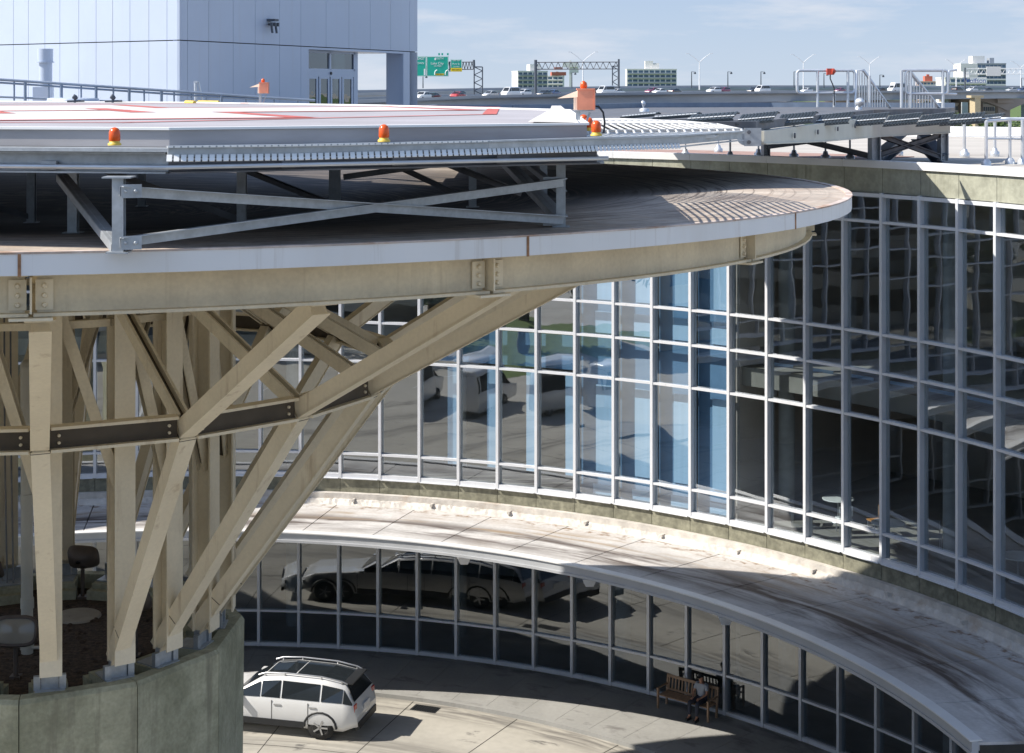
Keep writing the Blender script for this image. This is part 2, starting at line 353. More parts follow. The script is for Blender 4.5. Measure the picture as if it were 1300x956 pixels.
L.new(mr.outputs[0], mx.inputs['Factor']); L.new(sky.outputs[0], mx.inputs['A']); sp = N.new('ShaderNodeSeparateXYZ'); L.new(tc.outputs['Generated'], sp.inputs[0])
hr = N.new('ShaderNodeValToRGB'); e_ = hr.color_ramp.elements; e_[0].position = 0.0; e_[0].color = (0.66, 0.785, 0.955, 1); e_[1].position = 0.07; e_[1].color = (0.50, 0.66, 0.915, 1)
L.new(sp.outputs['Z'], hr.inputs['Fac'])
hs = N.new('ShaderNodeVectorMath'); hs.operation = 'SCALE'; hs.inputs['Scale'].default_value = 3.9; L.new(hr.outputs['Color'], hs.inputs[0])
hf = N.new('ShaderNodeMapRange'); hf.inputs['From Min'].default_value = 0.06; hf.inputs['From Max'].default_value = 0.30; hf.inputs['To Min'].default_value = 0.95; hf.inputs['To Max'].default_value = 0.0
L.new(sp.outputs['Z'], hf.inputs['Value'])
m2 = N.new('ShaderNodeMix'); m2.data_type = 'RGBA'; L.new(hf.outputs[0], m2.inputs['Factor']); L.new(sky.outputs[0], m2.inputs['A']); L.new(hs.outputs[0], m2.inputs['B']); L.new(m2.outputs['Result'], mx.inputs['A'])
L.new(mx.outputs['Result'], bg.inputs['Color'])
bg.inputs['Strength'].default_value = 0.145
S.view_settings.view_transform = 'Standard'; S.view_settings.look = 'None'; S.view_settings.gamma = 1; S.view_settings.exposure = 0.60
S.cycles.max_bounces = 8; S.cycles.transparent_max_bounces = 12; S.cycles.glossy_bounces = 4; S.cycles.diffuse_bounces = 4
S.cycles.caustics_reflective = False; S.cycles.caustics_refractive = False; S.cycles.use_denoising = True
S.cycles.sample_clamp_indirect = 8

# ------------------------------------------------------------------ ground
FC = (-10.734, 33.996); FR = 26.753; FA0 = 1.403; FD = 2*math.asin(0.75/FR)
def fa(i): return FA0-FD*i
def fpt(R, i): a = fa(i); return FC[0]+R*cos(a), FC[1]+R*sin(a)
def Hz(h): return CAMZ-h
m = MB(); m.add([(-3500, -2500, -0.13), (3500, -2500, -0.13), (3500, 6000, -0.13), (-3500, 6000, -0.13)], [(0, 1, 2, 3)])
struct(m.build('ground', M_ground))
m = MB()
for i in range(-30, 30):
    g = 0.006/26
    m.arc(FC, 22.8, 26.45, fa(i+1)+g, fa(i)-g, -0.2, 0.0, 1)
m.arc(FC, 22.6, 22.79, fa(30), fa(-30), -0.2, 0.004, 60)
struct(m.build('sidewalk', M_walk))
m = MB()
for i in range(-30, 34, 3):
    m.arc(FC, 9.5, 22.55, fa(i)-0.0006, fa(i)+0.0006, -0.131, -0.124, 1)
for r_ in (13.2, 17.9): m.arc(FC, r_, r_+0.02, fa(33), fa(-30), -0.131, -0.124, 60)
struct(m.build('driveway_joints', M_joint))
for i_, lb in ((3.5, 'black iron drain grate in the drive just right of the parked car'), (12.5, 'black iron drain grate in the drive at the right, beyond the bench')):
    m = MB(); x, y = fpt(22.1, i_); m.box((x, y, -0.126), (0.5, 0.9, 0.02), fa(i_))
    for k in range(9): q_ = (k-4)*0.09; m.box((x-sin(fa(i_))*q_, y+cos(fa(i_))*q_, -0.108), (0.42, 0.03, 0.02), fa(i_))
    tag(m.build('drain_grate', M_black), lb, 'drain')
m = MB(); m.add([(-70, 2, -0.12), (-44, 2, -0.12), (-44, 22, -0.12), (-70, 22, -0.12)], [(0, 1, 2, 3)])
struct(m.build('lawn', M_grass))
m = MB()
for i in range(9): m.box((-40+i*3.0, 14, -0.12), (0.12, 5, 0.008))
struct(m.build('parking_stripes', M_white))
m = MB(); m.add([(-900, 380, -0.11), (1200, 380, -0.11), (1200, 455, -0.11), (-900, 455, -0.11)], [(0, 1, 2, 3)])
struct(m.build('far_road', M_asph))
m = MB(); m.add([(-900, 640, -0.11), (2200, 640, -0.11), (2200, 3200, -0.11), (-900, 3200, -0.11)], [(0, 1, 2, 3)])
struct(m.build('far_land', M_grass))

# ------------------------------------------------------------------ curved glass building
I0, I1 = -27, 22
rows = [3.24, 4.044, 7.401, 8.558, 9.975, 13.349, 14.158]
B = thing('curved_glass_building', 'concave curved building with white gridded glass walls over olive stone bands', 'building', (FC[0], FC[1]+26, 0))
# walls: stone bands with joints per bay
m = MB()
for i in range(I0, I1):
    g = 0.009/FR
    m.arc(FC, FR+0.02, FR+0.32, fa(i+1)+g, fa(i)-g, Hz(3.16), Hz(2.42), 1)
m.build('parapet_band', M_stone, B)
m = MB()
for i in range(I0, I1):
    g = 0.009/FR
    m.arc(FC, FR-0.03, FR+0.25, fa(i+1)+g, fa(i)-g, Hz(14.74), Hz(14.25), 1)
m.build('base_band', mat('rough_base_stone', (0.25, 0.245, 0.185), 0.9, var=0.22, scale=3, c2=(0.16, 0.16, 0.12), c2pos=(0.45, 0.75), bump=1.0, bscale=4, fine=0.2), B)
m = MB(); m.arc(FC, FR+0.06, FR+0.30, fa(I1), fa(I0), Hz(3.14), Hz(2.44), I1-I0); m.arc(FC, FR+0.0, FR+0.23, fa(I1), fa(I0), Hz(14.73), Hz(14.27), I1-I0)
m.build('joint_backing', M_joint, B)
m = MB()
for i in range(I0, I1, 2): m.arc(FC, FR-0.06, FR+0.42, fa(i+2)+0.0002, fa(i)-0.0002, Hz(2.415), Hz(2.2), 2)
m.build('coping', M_coping, B)
m = MB(); m.arc(FC, FR+0.34, 57, fa(I1+2), fa(I0-2), Hz(2.9), Hz(2.42), 60)
m.build('roof', M_roof, B)
m = MB()
for k, (a, b, r0, r1) in enumerate(((12.0, 21.9, 27.4, 30.0), (3, 11.5, 31, 34), (13, 20, 36, 41))):
    m.arc(FC, r0, r1, fa(b), fa(a), Hz(2.415), Hz(2.39), 12)
m.build('roof_pavers', M_paver, B)
m = MB(); m.arc(FC, 56.6, 57.0, fa(I1+2), fa(I0-2), Hz(2.42), Hz(1.9), 60); m.build('roof_edge', M_coping, B)
# interior slabs, walls
m = MB()
m.arc(FC, FR+0.32, 37, fa(I1), fa(I0), Hz(14.9), Hz(14.17), 40)
m.arc(FC, FR+0.5, 37, fa(I1), fa(I0), Hz(9.75), Hz(9.15), 40)
m.arc(FC, FR+0.32, 37, fa(I1), fa(I0), -0.1, 0.01, 40)
m.build('floor_slab', [M_intd], B)
m = MB(); m.arc(FC, FR+0.34, 37, fa(I1), fa(I0), Hz(3.35), Hz(3.1), 40); m.arc(FC, FR+0.34, 37, fa(I1), fa(I0), Hz(15.3), Hz(15.05), 40); m.build('interior_ceiling', M_ceil, B)
m = MB(); m.arc(FC, 36.6, 37.2, fa(I1), fa(I0), 0.0, Hz(3.0), 40)
for i in (-27, -4, 10.05, 22): m.arc(FC, FR+0.4, 37, fa(i)-0.003, fa(i)+0.003, 0, Hz(3.2), 1)
m.build('interior_wall', M_int, B)
m = MB()
for i in range(-26, 22, 4):
    x, y = fpt(FR+2.2, i+0.5); m.tube([(x, y, 0), (x, y, Hz(3.2))], 0.27, 14)
m.build('interior_column', M_ceil, B)
m = MB()
for i in range(-2, 22):
    x, y = fpt(FR+4.0, i+0.3)
    if i % 2 == 0: m.box((x, y, Hz(9.9)), (1.3, 0.35, 0.12), fa(i)+pi/2)
m.build('ceiling_light', M_whites, B)
# blinds
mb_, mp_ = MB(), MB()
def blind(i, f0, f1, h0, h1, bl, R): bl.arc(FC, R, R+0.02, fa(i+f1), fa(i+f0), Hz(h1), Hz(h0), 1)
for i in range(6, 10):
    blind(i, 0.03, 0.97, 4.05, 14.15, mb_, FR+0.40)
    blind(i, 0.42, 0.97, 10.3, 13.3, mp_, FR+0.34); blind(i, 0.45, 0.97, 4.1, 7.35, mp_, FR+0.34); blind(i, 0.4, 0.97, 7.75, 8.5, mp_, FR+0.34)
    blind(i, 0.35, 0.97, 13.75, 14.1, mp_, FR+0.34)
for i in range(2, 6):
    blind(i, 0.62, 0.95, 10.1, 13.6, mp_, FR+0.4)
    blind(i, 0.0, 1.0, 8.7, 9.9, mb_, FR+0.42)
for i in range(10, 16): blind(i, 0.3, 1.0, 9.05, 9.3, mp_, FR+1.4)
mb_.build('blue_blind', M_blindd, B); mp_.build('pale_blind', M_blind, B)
# windows
for i in range(I0, I1):
    m = MB(); a = fa(i); x0, y0 = fpt(FR, i); x1, y1 = fpt(FR, i+1)
    c, q = cos(a), sin(a)
    # mullion at i : box radial
    p = Vector((FC[0]+(FR+0.03)*c, FC[1]+(FR+0.03)*q, 0))
    m.box((p.x, p.y, (Hz(3.16)+Hz(14.25))/2), (0.20, 0.098, Hz(3.16)-Hz(14.25)), a, 0)
    p2 = Vector((FC[0]+(FR+0.2)*c, FC[1]+(FR+0.2)*q, 0))
    m.box((p2.x, p2.y, (Hz(3.16)+Hz(14.25))/2), (0.12, 0.165, Hz(3.16)-Hz(14.25)-0.02), a, 1)
    am = (fa(i)+fa(i+1))/2; xm, ym = (x0+x1)/2, (y0+y1)/2
    for k, h in enumerate(rows):
        hh = 0.15 if k == 6 else (0.078 if k else 0.11)
        off = 0.02
        m.box((xm+off*cos(am), ym+off*sin(am), Hz(h)), (0.14, 1.5-0.102, hh), am, 0)
    m.box((xm, ym, Hz(14.235)), (0.26, 1.5-0.13, 0.028), am, 0)
    wf = m.build('window', [M_mull, M_mull2], B)
    g = MB(); gi = MB()
    R = FR+0.09
    for k in range(6):
        aa0, aa1 = fa(i)-0.0025, fa(i+1)+0.0025
        z1, z0 = Hz(rows[k]+0.04), Hz(rows[k+1]-0.04)
        # slight random tilt of each pane
        t0, t1, t2 = [random.uniform(-0.006, 0.006) for _ in range(3)]
        def pp(aa, z, t): return (FC[0]+(R+t)*cos(aa), FC[1]+(R+t)*sin(aa), z)
        g.add([pp(aa0, z0, t0), pp(aa1, z0, t1), pp(aa1, z1, t2), pp(aa0, z1, t0+t2-t1)], [(0, 1, 2, 3)])
    g.build('pane', M_glass, wf, fix=False)
# lower storefront
FR2 = 26.55
for i in range(-14, 18):
    m = MB(); a = fa(i); x0, y0 = fpt(FR2, i); x1, y1 = fpt(FR2, i+1)
    m.box((x0, y0, (Hz(15.3)+0)/2), (0.18, 0.10, Hz(15.3)), a, 0)
    p2 = fpt(FR2+0.15, i); m.box((p2[0], p2[1], Hz(15.3)/2), (0.1, 0.16, Hz(15.3)-0.02), a, 1)
    am = (fa(i)+fa(i+1))/2; xm, ym = (x0+x1)/2, (y0+y1)/2
    for z, hh in ((Hz(19.12), 0.075), (0.06, 0.12), (Hz(15.36), 0.1)):
        m.box((xm, ym, z), (0.12, 1.488-0.104, hh), am, 0)
    wf = m.build('shopfront', [M_mull, M_mull2], B)
    g = MB(); R = FR2+0.04
    for z0, z1 in ((0.1, Hz(19.16)), (Hz(19.08), Hz(15.4))):
        t0, t1 = random.uniform(-0.004, 0.004), random.uniform(-0.004, 0.004)
        def pp(aa, z, t): return (FC[0]+(R+t)*cos(aa), FC[1]+(R+t)*sin(aa), z)
        g.add([pp(fa(i)-0.002, z0, t0), pp(fa(i+1)+0.002, z0, t1), pp(fa(i+1)+0.002, z1, -t0), pp(fa(i)-0.002, z1, t1)], [(0, 1, 2, 3)])
    g.build('pane', M_glass2, wf, fix=False)
# canopy
m = MB()
for i in range(-24, 22, 2):
    g = 0.02/24
    m.arc(FC, 21.62, 26.34, fa(i+2)+g, fa(i)-g, (Hz(15.1), Hz(15.3)), (Hz(14.91), Hz(15.12)), 2)
cn = m.build('canopy', M_canopy, B)
m = MB(); m.arc(FC, 21.7, 26.6, fa(22), fa(-24), (Hz(15.17), Hz(15.4)), (Hz(14.98), Hz(15.2)), 46); m.build('canopy_soffit', M_joint, cn)
m = MB()
m.arc(FC, 21.5, 21.66, fa(22), fa(-24), Hz(15.19), Hz(14.89), 92); m.arc(FC, 21.46, 21.5, fa(22), fa(-24), Hz(15.19), Hz(15.11), 92)
m.build('canopy_edge', mat('edge_grey', (0.46, 0.475, 0.50), 0.5, var=0.06, scale=1), cn)
m = MB(); m.arc(FC, 21.45, 21.76, fa(22), fa(-24), Hz(14.885), Hz(14.85), 92); m.build('canopy_lip', M_coping, cn)
m = MB()
m.arc(FC, 26.50, 26.71, fa(22), fa(-24), Hz(15.2), Hz(14.742), 92)
vs = []; fs = []; rnd = random.Random(3); nn_ = 46*14
for k in range(nn_+1):
    a = fa(-24)+(fa(22)-fa(-24))*k/nn_; j1, j2, j3 = rnd.uniform(-.02, .02), rnd.uniform(-.035, .035), rnd.uniform(-.02, .02)
    for r_, h_ in ((26.5, 14.95+j1), (26.44+j3, 14.96+j1), (26.38+j2, 15.03), (26.30+j3, 15.12), (26.22+j2, 15.125)): vs.append((FC[0]+r_*cos(a), FC[1]+r_*sin(a), Hz(h_)+0.012))
for k in range(nn_):
    for j in range(4): o = k*5+j; fs.append((o, o+1, o+6, o+5))
m.add(vs, fs, 0, False)
for i in range(-24, 22, 2):
    x, y = fpt(26.4, i+0.4); m.box((x, y, Hz(14.95)), (0.2, 0.09, 0.09), fa(i+0.4))
m.build('canopy_curb', M_curb, cn)
for i in (4.8, 8.6, 12.9):
    m = MB(); x, y = fpt(21.7, i); q = lambda a, b, h: Vector((x+a, y+b, Hz(h)))
    m.hexa([q(-.12, -.1, 15.45), q(.12, -.1, 15.45), q(.12, .1, 15.45), q(-.12, .1, 15.45), q(-.22, -.2, 15.21), q(.22, -.2, 15.21), q(.22, .2, 15.21), q(-.22, .2, 15.21)])
    m.build('downspout_hopper', M_coping, cn)

# ------------------------------------------------------------------ tables and chairs inside
def table(loc, label):
    t = thing('cafe_table', label, 'table', loc, 'cafe tables behind the glass')
    l = Vector(loc); m = MB(); m.lathe(l+Vector((0, 0, 0.71)), [(0.5, 0), (0.52, 0.01), (0.52, 0.035), (0.5, 0.04)], 24); m.build('table_top', M_table, t)
    m = MB(); m.tube([l+Vector((0, 0, 0.02)), l+Vector((0, 0, 0.71))], 0.035, 10); m.lathe(l, [(0.28, 0), (0.27, 0.02), (0.05, 0.05)], 20); m.build('pedestal', M_rim, t)
    return t
def chair(loc, rot, label, m_):
    t = thing('cafe_chair', label, 'chair', loc, 'cafe chairs behind the glass'); l = Vector(loc)
    m = MB(); m.box(l+Vector((0, 0, 0.45)), (0.44, 0.44, 0.04), rot); m.build('seat', m_, t)
    m = MB(); cr, sr = cos(rot), sin(rot)
    m.box(l+Vector((0.21*sr, -0.21*cr, 0.72)), (0.44, 0.03, 0.3), rot); m.build('backrest', m_, t)
    for sx in (-1, 1):
        for sy in (-1, 1):
            m = MB(); x, y = 0.19*sx, 0.19*sy
            q = l+Vector((x*cr-y*sr, x*sr+y*cr, 0)); m.tube([q, q+Vector((0, 0, 0.85 if sy < 0 else 0.43))], 0.015, 6); m.build('leg', M_rim, t)
fz = Hz(14.165)
for i, R, lb in ((13.4, 28.1, 'round white cafe table right against the glass, lit from outside'), (11.6, 29.3, 'round table behind the upper glass, further left and deeper in the room'),
                 (16.3, 28.6, 'round cafe table near the glass beside the white column')):
    x, y = fpt(R, i); table((x, y, fz), lb)
for i, R, rt, lb, mm in ((11.2, 28.0, 0.5, 'grey cafe chair left of the deeper table', M_chair), (12.2, 28.3, -0.6, 'pale wire-legged chair between the two tables', M_table),
                         (12.7, 28.9, 1.2, 'orange-brown cafe chair behind the white table', M_brownw), (14.1, 28.9, 2.4, 'grey cafe chair to the right of the white table', M_chair),
                         (16.9, 28.9, 0.3, 'grey cafe chair beside the table by the column', M_chair)):
    x, y = fpt(R, i); chair((x, y, fz), rt+fa(i), lb, mm)

# ------------------------------------------------------------------ steel support tower with disc roof
TC = Vector((-9.714, 34.0, 0)); RD = 16.33
def hd(x, y): return 1.9166+0.0067*(x-TC.x)+0.0076*(y-TC.y)
def tp(th, r, h):  # th degrees from -Y towards +X
    a = rad(th); return Vector((TC.x+r*sin(a), TC.y-r*cos(a), CAMZ-h))
def dp(th, r, dh): p = tp(th, r, 0); return Vector((p.x, p.y, CAMZ-hd(p.x, p.y)-dh))
T = thing('helipad_support_tower', 'cream steel tower of flaring ribs carrying a wide white-edged disc roof', 'tower', (TC.x, TC.y, 9.4))
NR = 19; TH = [16+360/NR*k for k in range(NR)]
drop = lambda r: 0 if r > 14.4 else (14.4-r)*0.055
# disc
prof = [16.33, 15.9, 15.2, 14.4, 13, 11, 9, 7, 5, 3, 0.6]
m = MB(); n = 180; vs = []; fs = []
for r in prof:
    for k in range(n): vs.append(dp(360*k/n, r, drop(r)+(0.0 if r < 16.3 else 0.01)))
for i in range(len(prof)-1):
    for k in range(n):
        a = i*n+k; b = i*n+(k+1) % n; fs.append((a, b, b+n, a+n))
m.add(vs, fs, 0, True)
m.add([dp(360*k/n, prof[-1], drop(prof[-1])) for k in range(n)], [tuple(range(n))], 0)
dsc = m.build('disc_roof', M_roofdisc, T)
m = MB(); vs = []; fs = []
for r in prof:
    for k in range(n): vs.append(dp(360*k/n, r-0.04, drop(r)+0.24))
for i in range(len(prof)-1):
    for k in range(n):
        a = i*n+k; b = i*n+(k+1) % n; fs.append((a, b, b+n, a+n))
m.add(vs, fs, 0, True)
m.build('soffit', M_cream_d, dsc)
# fascia segments 16
JN = [37.3+22.25*(k-1) for k in range(16)]
def ring_seg(m, t0, t1, r0, r1, d0, d1, step=3, mi=0, df=None):
    n = max(2, int((t1-t0)/step))
    P_ = []
    for k in range(n+1):
        t = t0+(t1-t0)*k/n
        P_.append([dp(t, r0, d1), dp(t, r1, d1), dp(t, r1, d0), dp(t, r0, d0)])
    vs = [q for s_ in P_ for q in s_]; fs = []
    for k in range(n):
        o = 4*k
        for i in range(4): j = (i+1) % 4; fs.append((o+i, o+4+i, o+4+j, o+j))
    fs += [(0, 1, 2, 3), (4*n+3, 4*n+2, 4*n+1, 4*n)]
    m.add(vs, fs, mi)
JA = [15.2, 37.3, 59.7]+[59.7+22.5*k for k in range(1, 14)]
for k in range(16):
    t0 = JA[k]; t1 = JA[k+1] if k < 15 else 375.2
    m = MB(); ring_seg(m, t0+0.06, t1-0.06, 16.30, 16.36, 0.012, 0.25)
    m.build('fascia_plate', M_fascia, dsc)
m = MB(); ring_seg(m, 0, 360, 16.25, 16.372, -0.012, 0.010); 
m.build('rim_flashing', mat('rim_stain', (0.56, 0.47, 0.42), 0.8, var=0.25, scale=3, c2=(0.33, 0.17, 0.08), c2pos=(0.5, 0.7)), dsc)
m = MB()
for t in JA: m.beam(dp(t, 16.365, 0.0), dp(t, 16.365, 0.26), 0.035, 0.01, tp(t, 1, 0)-tp(t, 0, 0))
m.build('joint_rust', M_rust, dsc)
# outer ring beam, curved I sections with bolted joints
BA = [15.6, 37.2, 59.8]+[59.8+22.5*k for k in range(1, 14)]
RB = 15.5
for k in range(16):
    t0 = BA[k]; t1 = BA[k+1] if k < 15 else 375.6
    m = MB()
    ring_seg(m, t0+0.25, t1-0.25, RB-0.02, RB+0.02, 0.34, 0.76)
    ring_seg(m, t0+0.1, t1-0.1, RB-0.13, RB+0.13, 0.762, 0.80)
    ring_seg(m, t0+0.1, t1-0.1, RB-0.13, RB+0.13, 0.30, 0.337)
    m.build('rim_beam', M_cream_d, T)
for t in BA:
    m = MB(); e = tp(t, 1, 0)-tp(t, 0, 0); tan = Vector((e.y, -e.x, 0))*-1
    m.beam(dp(t, RB+0.07, 0.34), dp(t, RB+0.07, 0.76), 0.024, 0.24, e)
    for sgn in (-1, 1): m.beam(dp(t+0.55*sgn, RB+0.035, 0.38), dp(t+0.55*sgn, RB+0.035, 0.73), 0.2, 0.02, e)
    for j in range(3):
        for sg in (-0.55, 0.55):
            c = dp(t+sg, RB+0.045, 0.45+0.11*j); m.lathe(c, [(0.032, 0), (0.032, 0.03), (0.02, 0.04)], 8, 0, e)
    m.beam(dp(t-0.9, RB+0.05, 0.822), dp(t+0.9, RB+0.05, 0.822), 0.34, 0.03)
    m.build('splice_plate', M_cream, T)
# radial girders under disc, columns, ribs, ring beams, braces
HB, RBs = 10.98, 3.40; HN, RN = 5.74, 7.35; HT, RT = 3.18, 12.0
for th in TH:
    e = tp(th, 1, 0)-tp(th, 0, 0)
    kk = TH.index(th); thb = th+{0: 3.0, 1: 4.0, 2: 1.0, 3: 0.5}.get(kk, 1.0)
    b = tp(thb, RBs, HB); nd = tp(th, RN, HN); tt = tp(th, RT, HT)
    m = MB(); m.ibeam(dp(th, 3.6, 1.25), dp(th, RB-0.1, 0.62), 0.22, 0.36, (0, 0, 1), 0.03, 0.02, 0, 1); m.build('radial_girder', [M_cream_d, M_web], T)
    m = MB(); bv = tp(thb, 3.78, HB); tv = dp(thb, 3.78, 1.25)
    m.ibeam(bv+Vector((0, 0, 0.2)), tv, 0.40, 0.40, e, 0.035, 0.03)
    m.build('column', M_cream, T)
    m = MB(); t1 = (nd-b).normalized(); nrm = (e-t1*e.dot(t1)).normalized()
    m.beam(b+t1*0.25, nd-t1*0.12, 0.25, 0.29, nrm); m.beam(b+t1*0.25, nd-t1*0.12, 0.30, 0.022, nrm, 0, (0, 0.158))
    m.build('lower_rib', M_cream, T)
    m = MB(); q_ = b.lerp(nd, 0.16); m.beam(q_, q_+t1*0.012, 0.262, 0.302, nrm); m.beam(nd-t1*0.16, nd-t1*0.145, 0.312, 0.345, nrm); m.build('splice_seam', M_web, T)
    m = MB(); q_ = b.lerp(nd, 0.25)
    m.build('x', M_cream, T) if 0 else None
    m = MB(); t2 = (tt-nd).normalized(); nrm2 = (e-t2*e.dot(t2)).normalized()
    m.beam(nd-t2*0.05, tt, 0.25, 0.29, nrm2); m.beam(nd-t2*0.05, tt+t2*0.05, 0.30, 0.022, nrm2, 0, (0, 0.158))
    m.build('upper_rib', M_cream, T)
    m = MB(); m.beam(tt+Vector((0, 0, 0.01)), dp(th, RT+0.05, 0.75), 0.2, 0.03, (e.y, -e.x, 0)); m.beam(tt+Vector((0, 0, 0.03))-e*0.2, tt+Vector((0, 0, 0.03))+e*0.22, 0.42, 0.03); m.build('gusset', M_cream, T)
    m = MB(); base = tp(thb, RBs+0.06, HB+0.05)
    tg = Vector((-e.y, e.x, 0))
    m.beam(base-Vector((0, 0, 0.07))-e*0.25, base-Vector((0, 0, 0.07))+e*0.36, 0.54, 0.04)
    for sg in (-1, 1): m.beam(base+tg*sg*0.23-Vector((0, 0, 0.05))+e*0.25, base+tg*sg*0.23+Vector((0, 0, 0.2))+e*0.25, 0.12, 0.10, e)
    m.beam(base+e*0.2-Vector((0, 0, 0.1)), base+e*0.2+Vector((0, 0, 0.26)), 0.31, 0.12, e)
    m.build('base_plate', [M_galv], T)
    th2 = th+360/NR; n2 = tp(th2, RN, HN); d = (n2-nd).normalized()
    m = MB(); mid = ((nd+n2)/2-tp(0, 0, HN)).normalized()
    a_, b_ = nd+d*0.16+e*0.0, n2-d*0.16
    m.ibeam(a_, b_, 0.27, 0.42, (0, 0, 1), 0.05, 0.02, 0, 1)
    for q, s_ in ((a_, 1), (b_, -1)):
        for j in (-0.07, 0.05): m.lathe(q+d*s_*0.14+Vector((0, 0, j))+mid*0.012, [(0.028, 0), (0.028, 0.03), (0.018, 0.04)], 8, 0, mid)
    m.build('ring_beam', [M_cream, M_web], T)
    # upper brace: node to column head
    m = MB(); hd_ = dp(th, RBs-0.1, 1.42); d3 = (hd_-nd).normalized()
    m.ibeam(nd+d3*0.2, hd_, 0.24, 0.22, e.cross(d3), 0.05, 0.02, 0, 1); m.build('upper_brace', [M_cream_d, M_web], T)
    # brace between columns
    m = MB(); a1 = tp(thb, 3.74, 3.6); b1 = tp(th2+{0: 4.0, 1: 1.0}.get(kk, 0.7), 3.74, 7.6)
    m.ibeam(a1, b1, 0.2, 0.2, e, 0.03, 0.02, 0, 1)
    m.build('cross_brace', [M_cream_d, M_web], T)
m = MB()
for h in (4.4,):
    for k in range(NR): m.beam(tp(TH[k]+1, 3.7, h), tp(TH[k]+1+360/NR, 3.7, h), 0.14, 0.14)
m.build('inner_ring', M_cream_d, T)

# ------------------------------------------------------------------ concrete planter under the tower
PL = thing('concrete_planter', 'tall faceted olive concrete planter wall at the foot of the tower', 'planter', (TC.x, TC.y, 0))
NP = 12; a0p = 11.0
for k in range(NP):
    t0 = a0p+30*k+0.12; t1 = a0p+30*(k+1)-0.12
    m = MB(); o0, o1 = tp(t0, 4.16, 0), tp(t1, 4.16, 0); i0, i1 = tp(t0, 3.84, 0), tp(t1, 3.84, 0)
    b0, b1 = tp(t0, 4.06, 0), tp(t1, 4.06, 0)
    c0, c1 = tp(t0, 4.10, 0), tp(t1, 4.10, 0)
    z1, z2 = Hz(11.10), Hz(11.18)
    def v(p, z): return Vector((p.x, p.y, z))
    m.hexa([v(i0, -0.1), v(b0, -0.1), v(b1, -0.1), v(i1, -0.1), v(i0, z2), v(o0, z2), v(o1, z2), v(i1, z2)])
    m.hexa([v(i0, z2), v(o0, z2), v(o1, z2), v(i1, z2), v(i0, z1), v(c0, z1), v(c1, z1), v(i1, z1)])
    m.build('planter_panel', M_conc, PL)
m = MB(); m.prism([tuple(tp(t, 3.88, 0)[:2]) for t in range(0, 360, 15)], Hz(12.5), Hz(11.42)); 
for _ in range(160):
    t = random.uniform(0, 360); r = random.uniform(0, 3.7); p = tp(t, r, 11.43); s_ = random.uniform(0.03, 0.10)
    m.lathe(p, [(s_, 0), (s_*0.8, s_*0.5), (s_*0.1, s_*0.8)], 6)
stuff(m.build('soil', M_soil, PL))
m = MB()
for t in TH:
    t = t+{0: 3.0, 1: 4.0}.get(TH.index(t), 0.8)
    b = tp(t, RBs+0.03, 11.1); e = tp(t, 1, 0)-tp(t, 0, 0); m.beam(b-e*0.40-Vector((0,0,.12)), b+e*0.36-Vector((0,0,.12)), 0.62, 0.22)
    m.beam(b-e*0.42-Vector((0, 0, 0.12)), b-e*0.42-Vector((0, 0, 0.35)), 0.7, 0.3, e)
m.build('pedestal', M_conc, PL)
